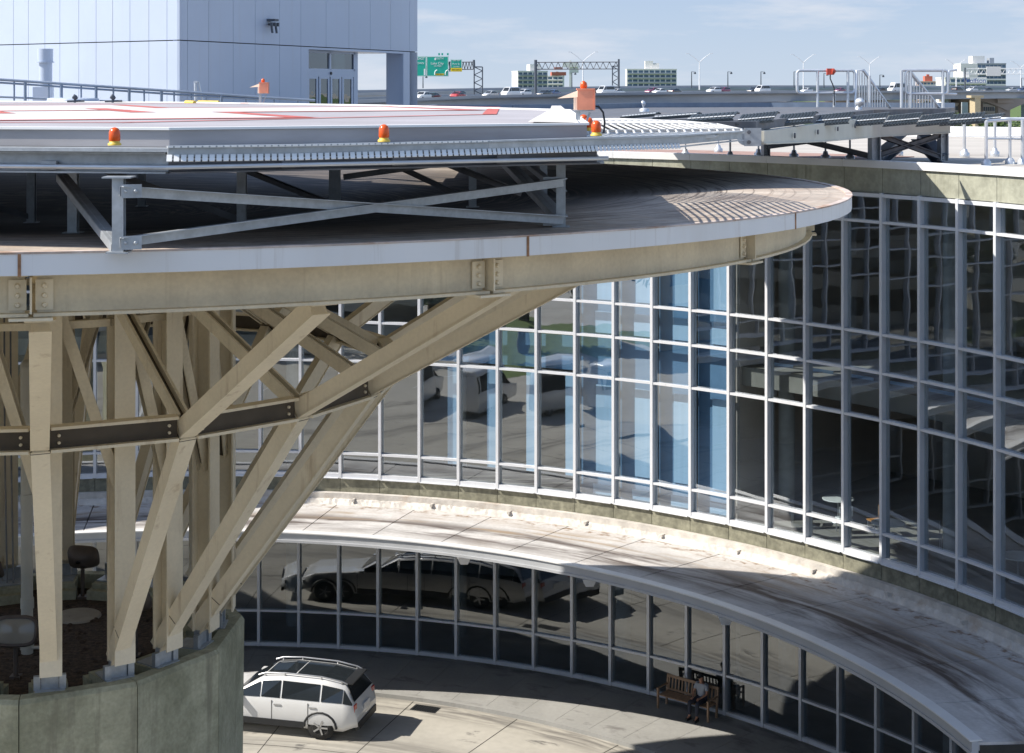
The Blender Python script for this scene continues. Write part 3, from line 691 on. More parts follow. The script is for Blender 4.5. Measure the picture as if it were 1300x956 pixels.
# contents
t = thing('drain_pipe', 'fat cream plastic drain pipe with collars standing behind the left column', 'pipe', P(35, 830, 33.4))
m = MB(); a, b = P(34.5, 831, 33.4), P(33.5, 478, 33.4); m.tube([a, b], 0.118, 18)
for py in (478, 640, 772, 806, 824): m.tube([P(34.5, py, 33.4), P(34.5, py-13, 33.4)], 0.135, 18)
m.build('pipe', M_pvc, t)
m = MB(); c = P(33.5, 468, 33.4); m.lathe(c, [(0.13, -0.05), (0.12, 0.1), (0.07, 0.17), (0.01, 0.18)], 18); m.build('cap', M_pvc, t)
m = MB(); m.tube([P(34.5, 822, 33.4), P(60, 822, 33.2)], 0.035, 8); m.build('branch', M_pvc, t)
def flood(px, Z, yaw, sz, label, hg=0.62):
    loc = W((px-650)/F*Z, Z, 11.43)
    t = thing('floodlight', label, 'floodlight', loc, 'bronze floodlights in the planter'); l = Vector(loc)
    m = MB(); m.tube([l, l+Vector((0, 0, hg))], 0.045, 10); m.box(l+Vector((0, 0, 0.03)), (0.2, 0.2, 0.06)); m.build('stem', M_bronze, t)
    m = MB(); f = Vector((sin(yaw), -cos(yaw), 0.28)).normalized(); u = Vector((cos(yaw), sin(yaw), 0)); n_ = u.cross(f)*1
    if n_.z < 0: n_ = -n_
    c = l+Vector((0, 0, hg+0.22*sz)); ring = []
    def rr(w_, h_, d): 
        o = []
        for k in range(24):
            a = 2*pi*k/24; x = abs(cos(a))**0.55*math.copysign(1, cos(a))*w_; y = abs(sin(a))**0.55*math.copysign(1, sin(a))*h_
            o.append(c+u*x+n_*y+f*d)
        return o
    A = [rr(0.36*sz, 0.24*sz, 0.10), rr(0.38*sz, 0.26*sz, 0.06), rr(0.36*sz, 0.24*sz, -0.02), rr(0.24*sz, 0.16*sz, -0.2), rr(0.05, 0.04, -0.22)]
    vs = [q for r_ in A for q in r_]; fs = []
    for i in range(4):
        for k in range(24): aa = i*24+k; bb = i*24+(k+1) % 24; fs.append((aa, bb, bb+24, aa+24))
    m.add(vs, fs, 0, True); B2 = rr(0.33*sz, 0.21*sz, 0.10); m.add(A[0]+B2, [(k, (k+1) % 24, 24+(k+1) % 24, 24+k) for k in range(24)], 0)
    m.add(B2+rr(0.32*sz, 0.2*sz, 0.05), [(k, (k+1) % 24, 24+(k+1) % 24, 24+k) for k in range(24)], 0)
    m.build('housing', M_bronze, t)
    m = MB(); q = rr(0.325*sz, 0.205*sz, 0.06); cc = c+f*0.11; q2 = rr(0.17*sz, 0.12*sz, 0.10)
    m.add(q+q2+[cc], [(k, (k+1) % 24, 24+(k+1) % 24, 24+k) for k in range(24)]+[(24+k, 24+(k+1) % 24, 48) for k in range(24)], 0, True)
    m.build('lens', M_lens, t)
flood(20, 32.0, 0.05, 1.15, 'bronze floodlight facing the viewer, left of the front column', 0.66)
flood(172, 33.2, 2.6, 0.95, 'floodlight turned away, showing its brown back between the right ribs', 0.95)
flood(105, 37.0, 2.9, 1.0, 'dark floodlight seen from behind near the back of the planter', 0.7)
flood(-8, 36.6, 2.2, 0.9, 'floodlight at the far left back of the planter')
m = MB(); c = P(98, 783, 35.7); c.z = Hz(11.44); m.lathe(c, [(0.52, 0), (0.5, 0.05), (0.47, 0.065), (0.1, 0.07)], 28)
tag(m.build('concrete_cover', mat('pale_concrete', (0.34, 0.31, 0.26), 0.9, var=0.12), None), 'round pale concrete cover lying on the planter soil', 'drain cover')
t = thing('conduit', 'thin grey conduit with a junction box running along the planter wall', 'conduit', tp(10, 3.4, 11.25))
m = MB(); m.tube([tp(k, 3.3, 11.40) for k in range(-40, 75, 5)], 0.022, 6); m.tube([tp(k, 3.15, 11.40) for k in range(-40, 60, 5)], 0.018, 6); m.build('pipe', M_galv_d, t)
m = MB(); m.beam(tp(24, 3.3, 11.37), tp(28, 3.3, 11.37), 0.13, 0.13); m.build('box', M_galv, t)
t = thing('hanging_cables', 'pair of thin cables hanging down beside the left column', 'cable', P(14, 740, 33))
for px in (9, 17): m = MB(); m.tube([P(px, 740, 33), P(px-3, 560, 33), P(px-4, 330, 33)], 0.018, 6); m.build('cable', M_galv_d, t)

# ------------------------------------------------------------------ helipad
def padz(y): return CAMZ-(0.553-0.0035*y)
def padpt(px, py):
    Z = 0.553/((py-YH)/F+0.0035); return ((px-650)/F*Z, Z)
padpoly = [padpt(215, 165.3), padpt(745, 159), padpt(722, 140.7), padpt(480, 134.5), padpt(240, 130.7), padpt(0, 129.3)]
padpoly += [(-18.2, 41.5), (-20.0, 31.5), (-14.0, 21.5), (-8.2, 19.5)]
HP = thing('helipad', 'raised rooftop helipad deck with red and white markings on galvanised steel legs', 'helipad', (-7, 32, 18.4))
def off_poly(poly, d):
    n = len(poly); cx = sum(p[0] for p in poly)/n; cy = sum(p[1] for p in poly)/n; o = []
    for i in range(n):
        p0 = Vector(poly[i-1]); p1 = Vector(poly[i]); p2 = Vector(poly[(i+1) % n])
        a = (p1-p0).normalized(); b = (p2-p1).normalized()
        n1 = Vector((a.y, -a.x)); n2 = Vector((b.y, -b.x))
        if n1.dot(p1-Vector((cx, cy))) < 0: n1 = -n1
        if n2.dot(p1-Vector((cx, cy))) < 0: n2 = -n2
        k = (n1+n2); k = k/max(0.3, (1+n1.dot(n2)))
        q = p1+k*d; o.append((q.x, q.y))
    return o
zt = lambda p: padz(p[1])
m = MB(); m.prism(padpoly, lambda p: padz(p[1])-0.19, zt, 0, 1); deck = m.build('deck', [M_pad, M_padf], HP)
m = MB(); o1 = off_poly(padpoly, 0.03); o2 = off_poly(padpoly, -0.12); n = len(padpoly)
for i in range(n):
    j = (i+1) % n
    m.hexa([Vector((*q, padz(q[1])+0.002)) for q in (o2[i], o1[i], o1[j], o2[j])]+[Vector((*q, padz(q[1])+0.03)) for q in (o2[i], o1[i], o1[j], o2[j])])
m.build('edge_trim', M_whites, HP)
def strip(m, pts, wd, dz):
    for a, b in zip(pts[:-1], pts[1:]):
        a = Vector(a); b = Vector(b); t = (b-a).normalized(); nn = Vector((-t.y, t.x))*wd/2; a2 = a-t*wd/2; b2 = b+t*wd/2
        q = [a2-nn, b2-nn, b2+nn, a2+nn]
        m.add([(p.x, p.y, padz(p.y)+dz) for p in q], [(0, 1, 2, 3)])
m = MB(); ctr = Vector((-8.6, 31.0)); rt = rad(24)
def lp(x, y): return (ctr.x+x*cos(rt)-y*sin(rt), ctr.y+x*sin(rt)+y*cos(rt))
cross = [(-2.6, -7.5), (2.6, -7.5), (2.6, -2.6), (7.5, -2.6), (7.5, 2.6), (2.6, 2.6), (2.6, 7.5), (-2.6, 7.5), (-2.6, 2.6), (-7.5, 2.6), (-7.5, -2.6), (-2.6, -2.6)]
for q in ([(-2.6, -7.5), (2.6, -7.5), (2.6, 7.5), (-2.6, 7.5)], [(-7.5, -2.6), (-2.605, -2.6), (-2.605, 2.6), (-7.5, 2.6)], [(2.605, -2.6), (7.5, -2.6), (7.5, 2.6), (2.605, 2.6)]):
    m.add([(*lp(*p), padz(lp(*p)[1])+0.006) for p in q], [(0, 1, 2, 3)])
m.build('white_cross', M_padw, HP)
m = MB(); strip(m, [lp(*p) for p in cross]+[lp(*cross[0])], 0.38, 0.010)
ins = [(ctr.x+8.9*cos(rad(22.5+45*k)), ctr.y+0.6+10.2*sin(rad(22.5+45*k))) for k in range(8)]; strip(m, ins+[ins[0]], 0.24, 0.010)
for x in (-1.2, 1.2): strip(m, [lp(x, -2.2), lp(x, 2.2)], 0.45, 0.011)
strip(m, [lp(-1.2, 0), lp(1.2, 0)], 0.45, 0.014)
m.build('red_marking', M_padr, HP, fix=False)
m = MB(); a0_, b0_ = padpoly[1], padpoly[2]
m.hexa([Vector((*q, padz(q[1])+0.032)) for q in (off_poly(padpoly, -0.75)[1], off_poly(padpoly, -0.1)[1], off_poly(padpoly, -0.1)[2], off_poly(padpoly, -0.35)[2])] +
       [Vector((*q, padz(q[1])+0.10)) for q in (off_poly(padpoly, -0.32)[1], off_poly(padpoly, -0.15)[1], off_poly(padpoly, -0.15)[2], off_poly(padpoly, -0.32)[2])])
m.build('edge_ramp', M_padw, HP)
# shelf below fascia and perimeter beam
sh = off_poly(padpoly, 0.34); si = off_poly(padpoly, -0.6)
m = MB()
for i in (len(padpoly)-2, len(padpoly)-1, 0):
    j = (i+1) % n
    m.hexa([Vector((*q, padz(q[1])-0.235)) for q in (si[i], sh[i], sh[j], si[j])]+[Vector((*q, padz(q[1])-0.195)) for q in (si[i], sh[i], sh[j], si[j])])
m.build('perimeter_shelf', M_galv, HP)
bi = off_poly(padpoly, 0.12); bj = off_poly(padpoly, -0.1)
for i in range(n):
    j = (i+1) % n; m = MB()
    A_, B_ = Vector((*bi[i], 0)), Vector((*bi[j], 0))
    m.ibeam(Vector((A_.x, A_.y, padz(A_.y)-0.365)), Vector((B_.x, B_.y, padz(B_.y)-0.365)), 0.2, 0.24, (0, 0, 1), 0.02, 0.015)
    if i in (n-1, 0):
        nb_ = int((B_-A_).length/1.2)
        for k in range(1, nb_):
            q = A_.lerp(B_, k/nb_); m.box((q.x+0.06, q.y-0.08, padz(q.y)-0.40), (0.18, 0.05, 0.10), math.atan2(B_.y-A_.y, B_.x-A_.x))
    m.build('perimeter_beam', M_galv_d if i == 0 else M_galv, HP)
m = MB(); pr = off_poly(padpoly, 0.26); m.tube([(p[0], p[1], padz(p[1])-0.41) for p in (pr[-2], pr[-1], pr[0], pr[1])], 0.026, 8)
q0 = Vector(pr[0]); m.build('service_pipe', M_railw, HP)
m = MB()
for i in range(9):
    x = -17+i*2.2; m.ibeam((x, 21.5, padz(21.5)-0.36), (x+0.8, 40.5, padz(40.5)-0.36), 0.14, 0.2, (0, 0, 1), 0.02, 0.015)
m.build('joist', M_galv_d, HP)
for y in (24.5, 30.5, 36.5):
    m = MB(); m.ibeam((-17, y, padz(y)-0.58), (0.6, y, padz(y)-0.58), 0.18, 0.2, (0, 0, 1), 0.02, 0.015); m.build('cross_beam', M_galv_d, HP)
# tray shelf with white slots
def tray_line(hu, pxs):
    return [W((px-650)/F*Z, Z, hu) for px, Z in pxs]
TL = [(213, 16.9), (380, 17.6), (620, 18.9), (860, 21.5), (941, 23.2)]
top = []; bot = []
for (px, Z), yu, yl in zip(TL, (186.5, 184.3, 179.3, 172.2, 167.0), (202.5, 200.5, 194.0, 186.5, 178.0)):
    top.append(P(px, yu, Z)); bot.append(P(px, yl, Z))
m = MB()
for k in range(4):
    m.beam(top[k], top[k+1], 0.10, 0.02); m.beam((top[k]+bot[k])/2+Vector((0, 0, 0.005)), (top[k+1]+bot[k+1])/2+Vector((0, 0, 0.005)), 0.02, 0.095)
    m.beam(bot[k], bot[k+1], 0.09, 0.012)
m.build('net_tray', M_galv, HP)
m = MB(); mt = MB()
for k in range(4):
    Ln = (bot[k+1]-bot[k]).length; nn = int(Ln/0.075)
    for j in range(nn):
        if k == 3 and j > nn*0.0: break
        a = bot[k].lerp(bot[k+1], (j+0.12)/nn); b = bot[k].lerp(bot[k+1], (j+0.86)/nn)
        up_ = Vector((-0.012, 0.075, 0.062)); fr_ = Vector((0, -0.11, -0.012)); th_ = Vector((0, 0.004, -0.008))
        m.hexa([a+fr_+th_, b+fr_+th_, b+fr_+up_+th_, a+fr_+up_+th_, a+fr_, b+fr_, b+fr_+up_, a+fr_+up_])
        a = top[k].lerp(top[k+1], (j+0.12)/nn); b = top[k].lerp(top[k+1], (j+0.86)/nn)
        mt.beam(a+Vector((0, -0.055, 0.0)), b+Vector((0, -0.055, 0.0)), 0.01, 0.016)
m.build('tray_slats', M_whites, HP); mt.build('tray_top_slats', M_whites, HP)
m = MB()
NB = 19
endp = []
for k in range(NB):
    o = 0.13*k+0.12; z0 = CAMZ-0.635
    base = padpoly[1]
    pts = [(base[0]-0.2+o*0.80, base[1]+0.1+o*0.50), (base[0]+o*0.98, base[1]+1.3+o*0.75), (base[0]+0.08+o, base[1]+3.2+o*0.4), (base[0]+0.1+o, base[1]+7.5-o*0.1), (base[0]-0.1+o*0.9, base[1]+9.3+o*0.1), (base[0]-0.7+o*0.75, base[1]+10.8+o*0.35)]
    zz = [CAMZ-0.66, CAMZ-0.65, CAMZ-0.64, CAMZ-0.63, CAMZ-0.62, CAMZ-0.62]
    pl = [Vector((p[0], p[1], z)) for p, z in zip(pts, zz)]; endp.append(pl)
    m.tube(pl, 0.019, 6)
for j in range(6):
    m.beam(endp[0][j], endp[-1][j], 0.07, 0.04)
m.build('safety_net_bars', mat('net_bar', (0.60, 0.60, 0.59), 0.5, 0.1, var=0.12, scale=5), HP)
# legs and braces standing on the disc
def diskZ(px, py):
    u = (px-650)/F; v_ = (py-YH)/F
    return (1.9166-0.0067*TC.x-0.0076*TC.y)/(v_-0.0067*u-0.0076)
def onroof(px, Z):
    X = (px-650)/F*Z; r = math.hypot(X-TC.x, Z-TC.y); return Vector((X, Z, CAMZ-hd(X, Z)-drop(r)))
legs = {}
for nm, px, Z, wd in (('A', 151, diskZ(151, 321), 0.125), ('B', 712, diskZ(712, 288), 0.125), ('C', 307, 24.0, 0.13), ('D', 93, 22.5, 0.13), ('E', 40, 30.0, 0.14), ('G', 425, 31, 0.2), ('H', 600, 30.5, 0.14), ('I', 690, 31, 0.14), ('J', -60, 20, 0.15), ('K', -260, 26, 0.15), ('L', 180, 36, 0.15), ('M', -100, 36, 0.15), ('N', 420, 24.5, 0.13)):
    b = onroof(px, Z); tz = padz(b.y)-0.495; legs[nm] = (b, Vector((b.x, b.y, tz)))
    if nm in 'NJ': continue
    m = MB(); m.ibeam(b, Vector((b.x, b.y, tz)), wd, wd, (0, 1, 0), 0.014, 0.012); m.box((b.x, b.y, b.z+0.01), (0.24, 0.24, 0.016)); m.box((b.x, b.y, tz-0.01), (0.32, 0.26, 0.016))
    m.build('leg', M_galv, HP)
def brace(a, b, w_=0.11, mm=M_galv):
    m = MB(); d = (b-a).normalized()
    m.beam(a, b, 0.012, w_, (0, 0, 1)); m.beam(a, b, 0.09, 0.012, (0, 0, 1), 0, (0.045, w_/2)); m.build('brace', mm, HP)
A, Bq = legs['A'], legs['B']
fw = Vector((0.03, -0.1, 0))
brace(A[1]+fw-Vector((0, 0, 0.16)), Bq[0]+fw+Vector((0, 0, 0.1))); brace(A[0]+fw+Vector((0, 0, 0.12))-Vector((0, -0.02, 0)), Bq[1]+fw-Vector((0, 0, 0.32))-Vector((0, -0.02, 0)))
for q, dz in ((A[1], -0.16), (A[0], 0.12), (Bq[0], 0.1), (Bq[1], -0.32)):
    m = MB(); s_ = 0.16 if q in (A[1], A[0]) else -0.14
    m.box(q+Vector((s_, -0.09, dz)), (0.22, 0.012, 0.15), 0.3)
    for dx in (-0.06, 0.05): m.lathe(q+Vector((s_+dx, -0.095, dz)), [(0.02, 0), (0.02, 0.025), (0.012, 0.03)], 8, 0, (0, -1, 0))
    m.build('gusset_plate', M_galv, HP)
for dx in (0, 0.09):
    brace(A[0]+Vector((-0.08+dx*0.6, 0, 0.05)), P(72+dx*60, 226, 21.5), 0.09)
    brace(Bq[0]+Vector((-0.08+dx, 0, 0.1)), P(636+dx*90, 207, 27), 0.09)
brace(P(712, 246, 22.8), P(664, 207, 26), 0.07, M_galv)
brace(P(566, 208, 26), P(662, 246, 26.5), 0.09, M_galv_d); brace(P(436, 225, 27), P(560, 208, 28), 0.09, M_galv_d)
brace(legs['C'][0]+Vector((0, 0, 0.1)), legs['D'][1], 0.09, M_galv_d); brace(legs['E'][0]+Vector((0, 0, 0.1)), legs['K'][1], 0.09, M_galv_d)
brace(legs['G'][0]+Vector((0, 0, 0.1)), legs['L'][1], 0.09, M_galv_d); brace(legs['H'][0]+Vector((0, 0, 0.1)), legs['G'][1], 0.09, M_galv_d)


# perimeter beacons
def beacon(loc, s_, label):
    l = Vector(loc); t = thing('perimeter_beacon', label, 'beacon', loc, 'orange perimeter beacons of the helipad')
    m = MB(); m.lathe(l, [(0.072*s_, 0), (0.072*s_, 0.02), (0.055*s_, 0.03), (0.055*s_, 0.045)], 16); m.build('base', M_yellow, t)
    m = MB(); m.lathe(l, [(0.055*s_, 0.046), (0.062*s_, 0.06), (0.060*s_, 0.14), (0.045*s_, 0.175), (0.02*s_, 0.19), (0.002, 0.193)], 18); m.build('dome', M_orange, t)
beacon(P(145.5, 184.5, 17.6), 1.0, 'orange dome beacon on a yellow base at the left of the helipad edge')
beacon(P(487.5, 180, 18.2), 0.95, 'orange dome beacon standing alone at the middle of the helipad edge')
beacon(P(757, 172.5, 20.6), 1.0, 'orange dome beacon nearest the cable below the orange box')
beacon(P(747.5, 166, 23.6), 1.0, 'orange dome beacon just behind the corner beacon')
beacon(P(741, 160, 27.5), 1.1, 'farthest orange dome beacon under the orange box')
def obox(loc, sc, label, cable, yaw=0.0):
    t = thing('orange_floodlight', label, 'floodlight', loc, 'orange box floodlights on the helipad'); l = Vector(loc)
    R = Matrix.Rotation(yaw, 3, 'Z'); q = lambda x, y, z: l+R @ Vector((x, y, z))*sc
    m = MB(); m.beam(q(-0.09, 0, 0), q(-0.09, 0, 0.30), 0.05, 0.06, R @ Vector((1, 0, 0))); m.beam(q(0.0, 0, 0.02), q(0.1, 0, 0.28), 0.02, 0.03, R @ Vector((1, 0, 0))); m.box(q(0, 0, 0.31), (0.3*sc, 0.2*sc, 0.02*sc), yaw); m.build('stand', M_galv, t)
    m = MB(); m.box(q(0.03, 0, 0.48), (0.26*sc, 0.24*sc, 0.32*sc), yaw); m.box(q(0.03, 0, 0.65), (0.29*sc, 0.27*sc, 0.02*sc), yaw); m.box(q(0.17, 0, 0.48), (0.015*sc, 0.27*sc, 0.33*sc), yaw); m.build('housing', M_orangeb, t)
    m = MB(); A_ = [q(-0.10, -0.11, 0.52), q(-0.10, 0.11, 0.52), q(-0.10, 0.11, 0.62), q(-0.10, -0.11, 0.62)]; tip = q(-0.42, 0, 0.50)
    m.add(A_+[tip], [(0, 1, 2, 3), (0, 4, 1), (1, 4, 2), (2, 4, 3), (3, 4, 0)]); m.box(q(-0.13, 0, 0.42), (0.05*sc, 0.2*sc, 0.2*sc), yaw); m.build('visor', mat('pale_orange', (0.9, 0.68, 0.52), 0.5), t)
    m = MB(); m.lathe(q(0.0, 0, 0.66), [(0.045*sc, 0), (0.06*sc, 0.03*sc), (0.05*sc, 0.09*sc), (0.01, 0.12*sc)], 14); m.build('lamp', M_orange, t)
    if cable:
        m = MB(); m.tube([q(0.16, 0, 0.38), q(0.24, 0, 0.37), q(0.31, 0, 0.28), q(0.335, 0, 0.12), q(0.32, 0, -0.04), q(0.27, 0, -0.08)], 0.016*sc, 8); m.build('cable', M_black, t)
obox(P(741, 165, 22.6), 0.86, 'faded orange box floodlight with visor and looping black cable at the pad corner', True)
obox(P(334, 131.5, 41), 0.80, 'orange box floodlight with pale visor in front of the blue-shaded wall', False)

# ------------------------------------------------------------------ access bridge
BR = thing('access_bridge', 'grey access bridge with louvred side nets linking the helipad to the roof', 'bridge', (9, 48, 18))
pp_ = [(1.3, 31.6), (4.9, 33.2), (11.1, 50.7), (13.9, 53), (15, 56), (9, 57.5), (4.4, 56), (2.7, 52.5), (0, 50.6), (-2.3, 49.9), (-3.0, 38.2)]
m = MB(); m.prism(pp_, Hz(0.86), Hz(0.68)); m.build('walkway_deck', M_galv_d, BR)
m = MB()
for a, b in zip(pp_[4:-1], pp_[5:]): m.beam(Vector((*a, Hz(0.60))), Vector((*b, Hz(0.60))), 0.12, 0.16)
m.build('kerb', M_rail, BR)
m = MB(); G = [(4.84, 33.1, 1.116), (7.4, 40.3, 1.30), (11.06, 50.6, 1.487), (13.8, 52.9, 1.44)]
for (x0, y0, h0), (x1, y1, h1) in zip(G[:-1], G[1:]):
    m.hexa([W(x0, y0, h0), W(x0+0.2, y0-0.05, h0), W(x1+0.2, y1-0.05, h1), W(x1, y1, h1), W(x0, y0, 0.87), W(x0+0.2, y0-0.05, 0.87), W(x1+0.2, y1-0.05, 0.87), W(x1, y1, 0.87)])
    m.beam(W(x0+0.1, y0, h0+0.01), W(x1+0.1, y1, h1+0.01), 0.3, 0.03)
m.build('girder', mat('girder_paint', (0.58, 0.57, 0.50), 0.5, var=0.06, scale=1.5), BR)
m = MB(); m.box(W(4.80, 33.0, 0.99), (0.34, 0.05, 0.36)); m.lathe(W(4.66, 33.03, 0.99), [(0.17, -0.02), (0.17, 0.02)], 16, 0, (0, -1, 0)); m.build('end_plate', M_galv, BR)
for dz in (-0.1, 0.1): m = MB(); m.lathe(W(4.72, 32.98, 0.99+dz), [(0.04, 0), (0.04, 0.05)], 8, 0, (0, -1, 0)); m.build('bolt', M_galv_d, BR)
for k in range(1, 6): m = MB(); x, y = 4.9+k*1.05, 33.1+k*2.95; m.lathe(W(x+0.2, y, 1.05), [(0.06, 0), (0.06, 0.03)], 10, 0, (1, -0.35, 0)); m.build('bolt', M_galv_d, BR)
for px, Z, hb, wd in ((1110, 50.9, 2.35, 0.38), (1197, 53.0, 2.35, 0.34), (972, 55.4, 2.35, 0.3)):
    x = (px-650)/F*Z; m = MB(); ht = 1.42 if px > 1000 else 0.9
    m.ibeam(W(x, Z, hb), W(x, Z, ht), wd*0.75, wd*0.8, (1, 0.3, 0), 0.03, 0.02); m.build('post', M_galv, BR)
def bb(a, b, w_, mm=M_galv_d):
    m = MB(); m.ibeam(a, b, w_, w_, (0, 0, 1), 0.025, 0.02); m.build('cross_brace', mm, BR)
bb(P(975, 186, 55), P(1105, 169, 51.2), 0.16); bb(P(985, 170, 54.5), P(1108, 199, 51.2), 0.16)
bb(P(1112, 170, 51.2), P(1196, 200, 53), 0.16); bb(P(1112, 198, 51.2), P(1196, 171, 53), 0.16)
bb(P(1165, 170, 55), P(1196, 203, 53), 0.42, M_rail); bb(P(1120, 198, 53), P(1145, 178, 55), 0.4, M_rail)
# louvre panels, staggered
pan = [(787, 838, 150.0, 143.5, 34), (828, 890, 151.0, 143.5, 34.5), (870, 938, 155, 143.0, 33), (934, 989, 157.5, 142.5, 33.5), (984, 1038, 159, 142.5, 36.5), (1031, 1085, 159.5, 143, 40.5), (1076, 1130, 160.0, 144, 45.5), (1121, 1172, 160, 144, 49.0), (1163, 1212, 160, 143.5, 50.5), (1193, 1252, 159, 143.5, 51.8), (1228, 1276, 157, 145, 53)]
for x0, x1, yl, yt, Z in pan:
    m = MB(); sc_ = Z/33
    a = P(x0, yl, Z-0.5); b = P(x1-8, yl-3.8, Z+0.4); c = P(x1, yt, Z+1.2); d = P(x0+8, yt+4.5, Z+0.4)
    t_ = Vector((0, 0, 0.024*sc_))
    nn = 11; dn = Vector((0, -0.05, 0.0))
    for j in range(nn):
        f0, f1 = (j+0.04)/nn, (j+0.84)/nn
        a0, a1, c1, c0 = a.lerp(b, f0), a.lerp(b, f1), d.lerp(c, f1), d.lerp(c, f0)
        m.hexa([a0, a1, c1, c0, a0+t_, a1+t_, c1+t_, c0+t_], 0)
        g0, g1 = a.lerp(d, 0.35).lerp(b.lerp(c, 0.35), f0), a.lerp(d, 0.35).lerp(b.lerp(c, 0.35), f1)
        m.hexa([g0+t_+dn, g1+t_+dn, g1+t_, g0+t_, g0+t_*1.7+dn*0.3, g1+t_*1.7+dn*0.3, g1+t_*1.7, g0+t_*1.7], 1)
        m.hexa([c0+t_, c1+t_, c1+t_-dn, c0+t_-dn, c0+t_*1.25, c1+t_*1.25, c1+t_*1.25-dn, c0+t_*1.25-dn], 2)
    m.beam(a-t_*0.4, b-t_*0.4, 0.05, 0.03, (0, 0, 1), 0); m.beam(d-t_*0.4, c-t_*0.4, 0.05, 0.03, (0, 0, 1), 0)
    m.build('louvre_panel', [M_pdark, M_whites, M_galv], BR)
def loop(m, x0, x1, y0, y1, Z, r=0.045, rad_px=4):
    pts = []
    for cx, cy, a0_ in ((x1-rad_px, y0+rad_px, -90), (x1-rad_px, y1-rad_px, 0), (x0+rad_px, y1-rad_px, 90), (x0+rad_px, y0+rad_px, 180)):
        for k in range(5): a = rad(a0_+22.5*k); pts.append(P(cx+rad_px*cos(a), cy+rad_px*sin(a), Z))
    pts.append(pts[0]); m.tube(pts, r, 8, 0, False)
m = MB(); loop(m, 1012, 1085, 89.5, 118, 52.5)
for px, y0, y1 in ((1038, 89, 136), (1059, 117, 136), (1076.5, 89, 136), (1104, 96, 136)): m.tube([P(px, y1, 52.5), P(px, y0, 52.5)], 0.045, 8)
m.tube([P(1086, 136, 52.5), P(1088, 89.5, 52.5), P(1096, 89, 52.6), P(1130, 137, 53.5)], 0.05, 8)
for k in range(11): px = 1091+k*3.3; m.tube([P(px, 136, 52.9), P(px, 90.5+max(0, px-1096)*1.38, 52.9)], 0.02, 6)
m.build('guard_rail', M_railw, BR)
m = MB(); loop(m, 1150, 1203, 89.5, 119, 53)
for px in (1144.5, 1156, 1197): m.tube([P(px, 137, 53), P(px, 89.5, 53)], 0.05, 8)
m.tube([P(1144.5, 89.5, 53), P(1150, 89, 53), P(1196, 89, 53)], 0.045, 8)
m.tube([P(1203, 110, 53.2), P(1205, 90, 53.2), P(1214, 89, 53.4)], 0.045, 8); m.tube([P(1196, 119, 53), P(1214, 119.5, 53.4)], 0.04, 8)
m.tube([P(1156, 92, 53.2), P(1192, 137, 54.2)], 0.06, 8)
for k in range(12): px = 1146+k*3.6; m.tube([P(px, 137, 53.4), P(px, max(91, 92+(px-1156)*1.25), 53.4)], 0.02, 6)
m.build('stair_rail', M_railw, BR)
t = thing('wind_sensor', 'small red junction box with dangling cable on the first guard rail', 'sensor', P(1054, 92, 52.4))
m = MB(); m.box(P(1054, 91, 52.4), (0.22, 0.15, 0.2)); m.lathe(P(1057, 90.5, 52.3), [(0.09, -0.02), (0.09, 0.05), (0.03, 0.1)], 12, 0, (1, 0, 0)); m.build('box', mat('red_box', (0.5, 0.08, 0.05), 0.5), t)
m = MB(); m.tube([P(1054, 94, 52.4), P(1054, 100, 52.4), P(1057, 107, 52.4), P(1059, 112, 52.4), P(1059, 134, 52.4)], 0.02, 6); m.build('cable', M_black, t)

# roof guardrail with weighted stands
def stand(loc, hgt, label):
    l = Vector(loc); t = thing('weighted_stand', label, 'railing post', loc, 'weighted railing posts on the roof')
    m = MB(); m.lathe(l, [(0.15, 0), (0.16, 0.03), (0.16, 0.16), (0.10, 0.19), (0.07, 0.30)], 14); m.build('base', M_railw, t)
    m = MB(); m.tube([l+Vector((0, 0, 0.3)), l+Vector((0, 0, hgt))], 0.035, 8); m.build('post', M_railw, t)
zr = Hz(2.418)
stands = [(927, 54.8), (963, 57), (1008, 56), (1048, 55.0), (1079, 54.5), (1141, 58), (1225, 57), (1263, 58), (870, 57), (912, 61)]
nth = ['leftmost weighted post, on the roof left of the bridge girder', 'second weighted post from the left on the roof', 'third weighted post on the roof, under the girder', 'weighted post under the middle of the girder', 'weighted post just left of the bridge post',
       'weighted post seen through the right cross braces', 'weighted post between bridge and right railing', 'weighted post behind the right railing', 'weighted post above the parapet nearest the disc rim', 'farthest weighted post, behind the net tip']
for (px, Z), lb in zip(stands, nth): x = (px-650)/F*Z; stand((x, Z, zr), 1.15, lb)
t = thing('roof_railing', 'grey pipe railing with two rails at the right end of the roof', 'railing', (15, 52, zr))
m = MB()
R0 = [P(1188, 150, 55), P(1252, 154, 51.2), P(1282, 151.5, 52.2), P(1320, 152, 52)]
m.tube(R0[1:], 0.05, 8); m.tube([P(1200, 150.5, 60), P(1320, 150.5, 58)], 0.045, 8); m.tube([P(1252, 176, 51.2), P(1282, 176, 52.2), P(1320, 177, 52)], 0.035, 8); m.tube([P(1200, 173, 60), P(1320, 173, 58)], 0.035, 8)
m.build('rail', M_railw, t)
for px, Z, yt in ((1252, 51.2, 154), (1282, 52.2, 151.5), (1263, 58, 150), (1224, 58.5, 150), (1298, 52, 152)):
    m = MB(); b = P(px, yt, Z); q = Vector((b.x, b.y, zr)); m.tube([q, b], 0.055, 8); m.lathe(q, [(0.16, 0), (0.15, 0.12), (0.08, 0.2)], 12); m.build('post', M_railw, t)

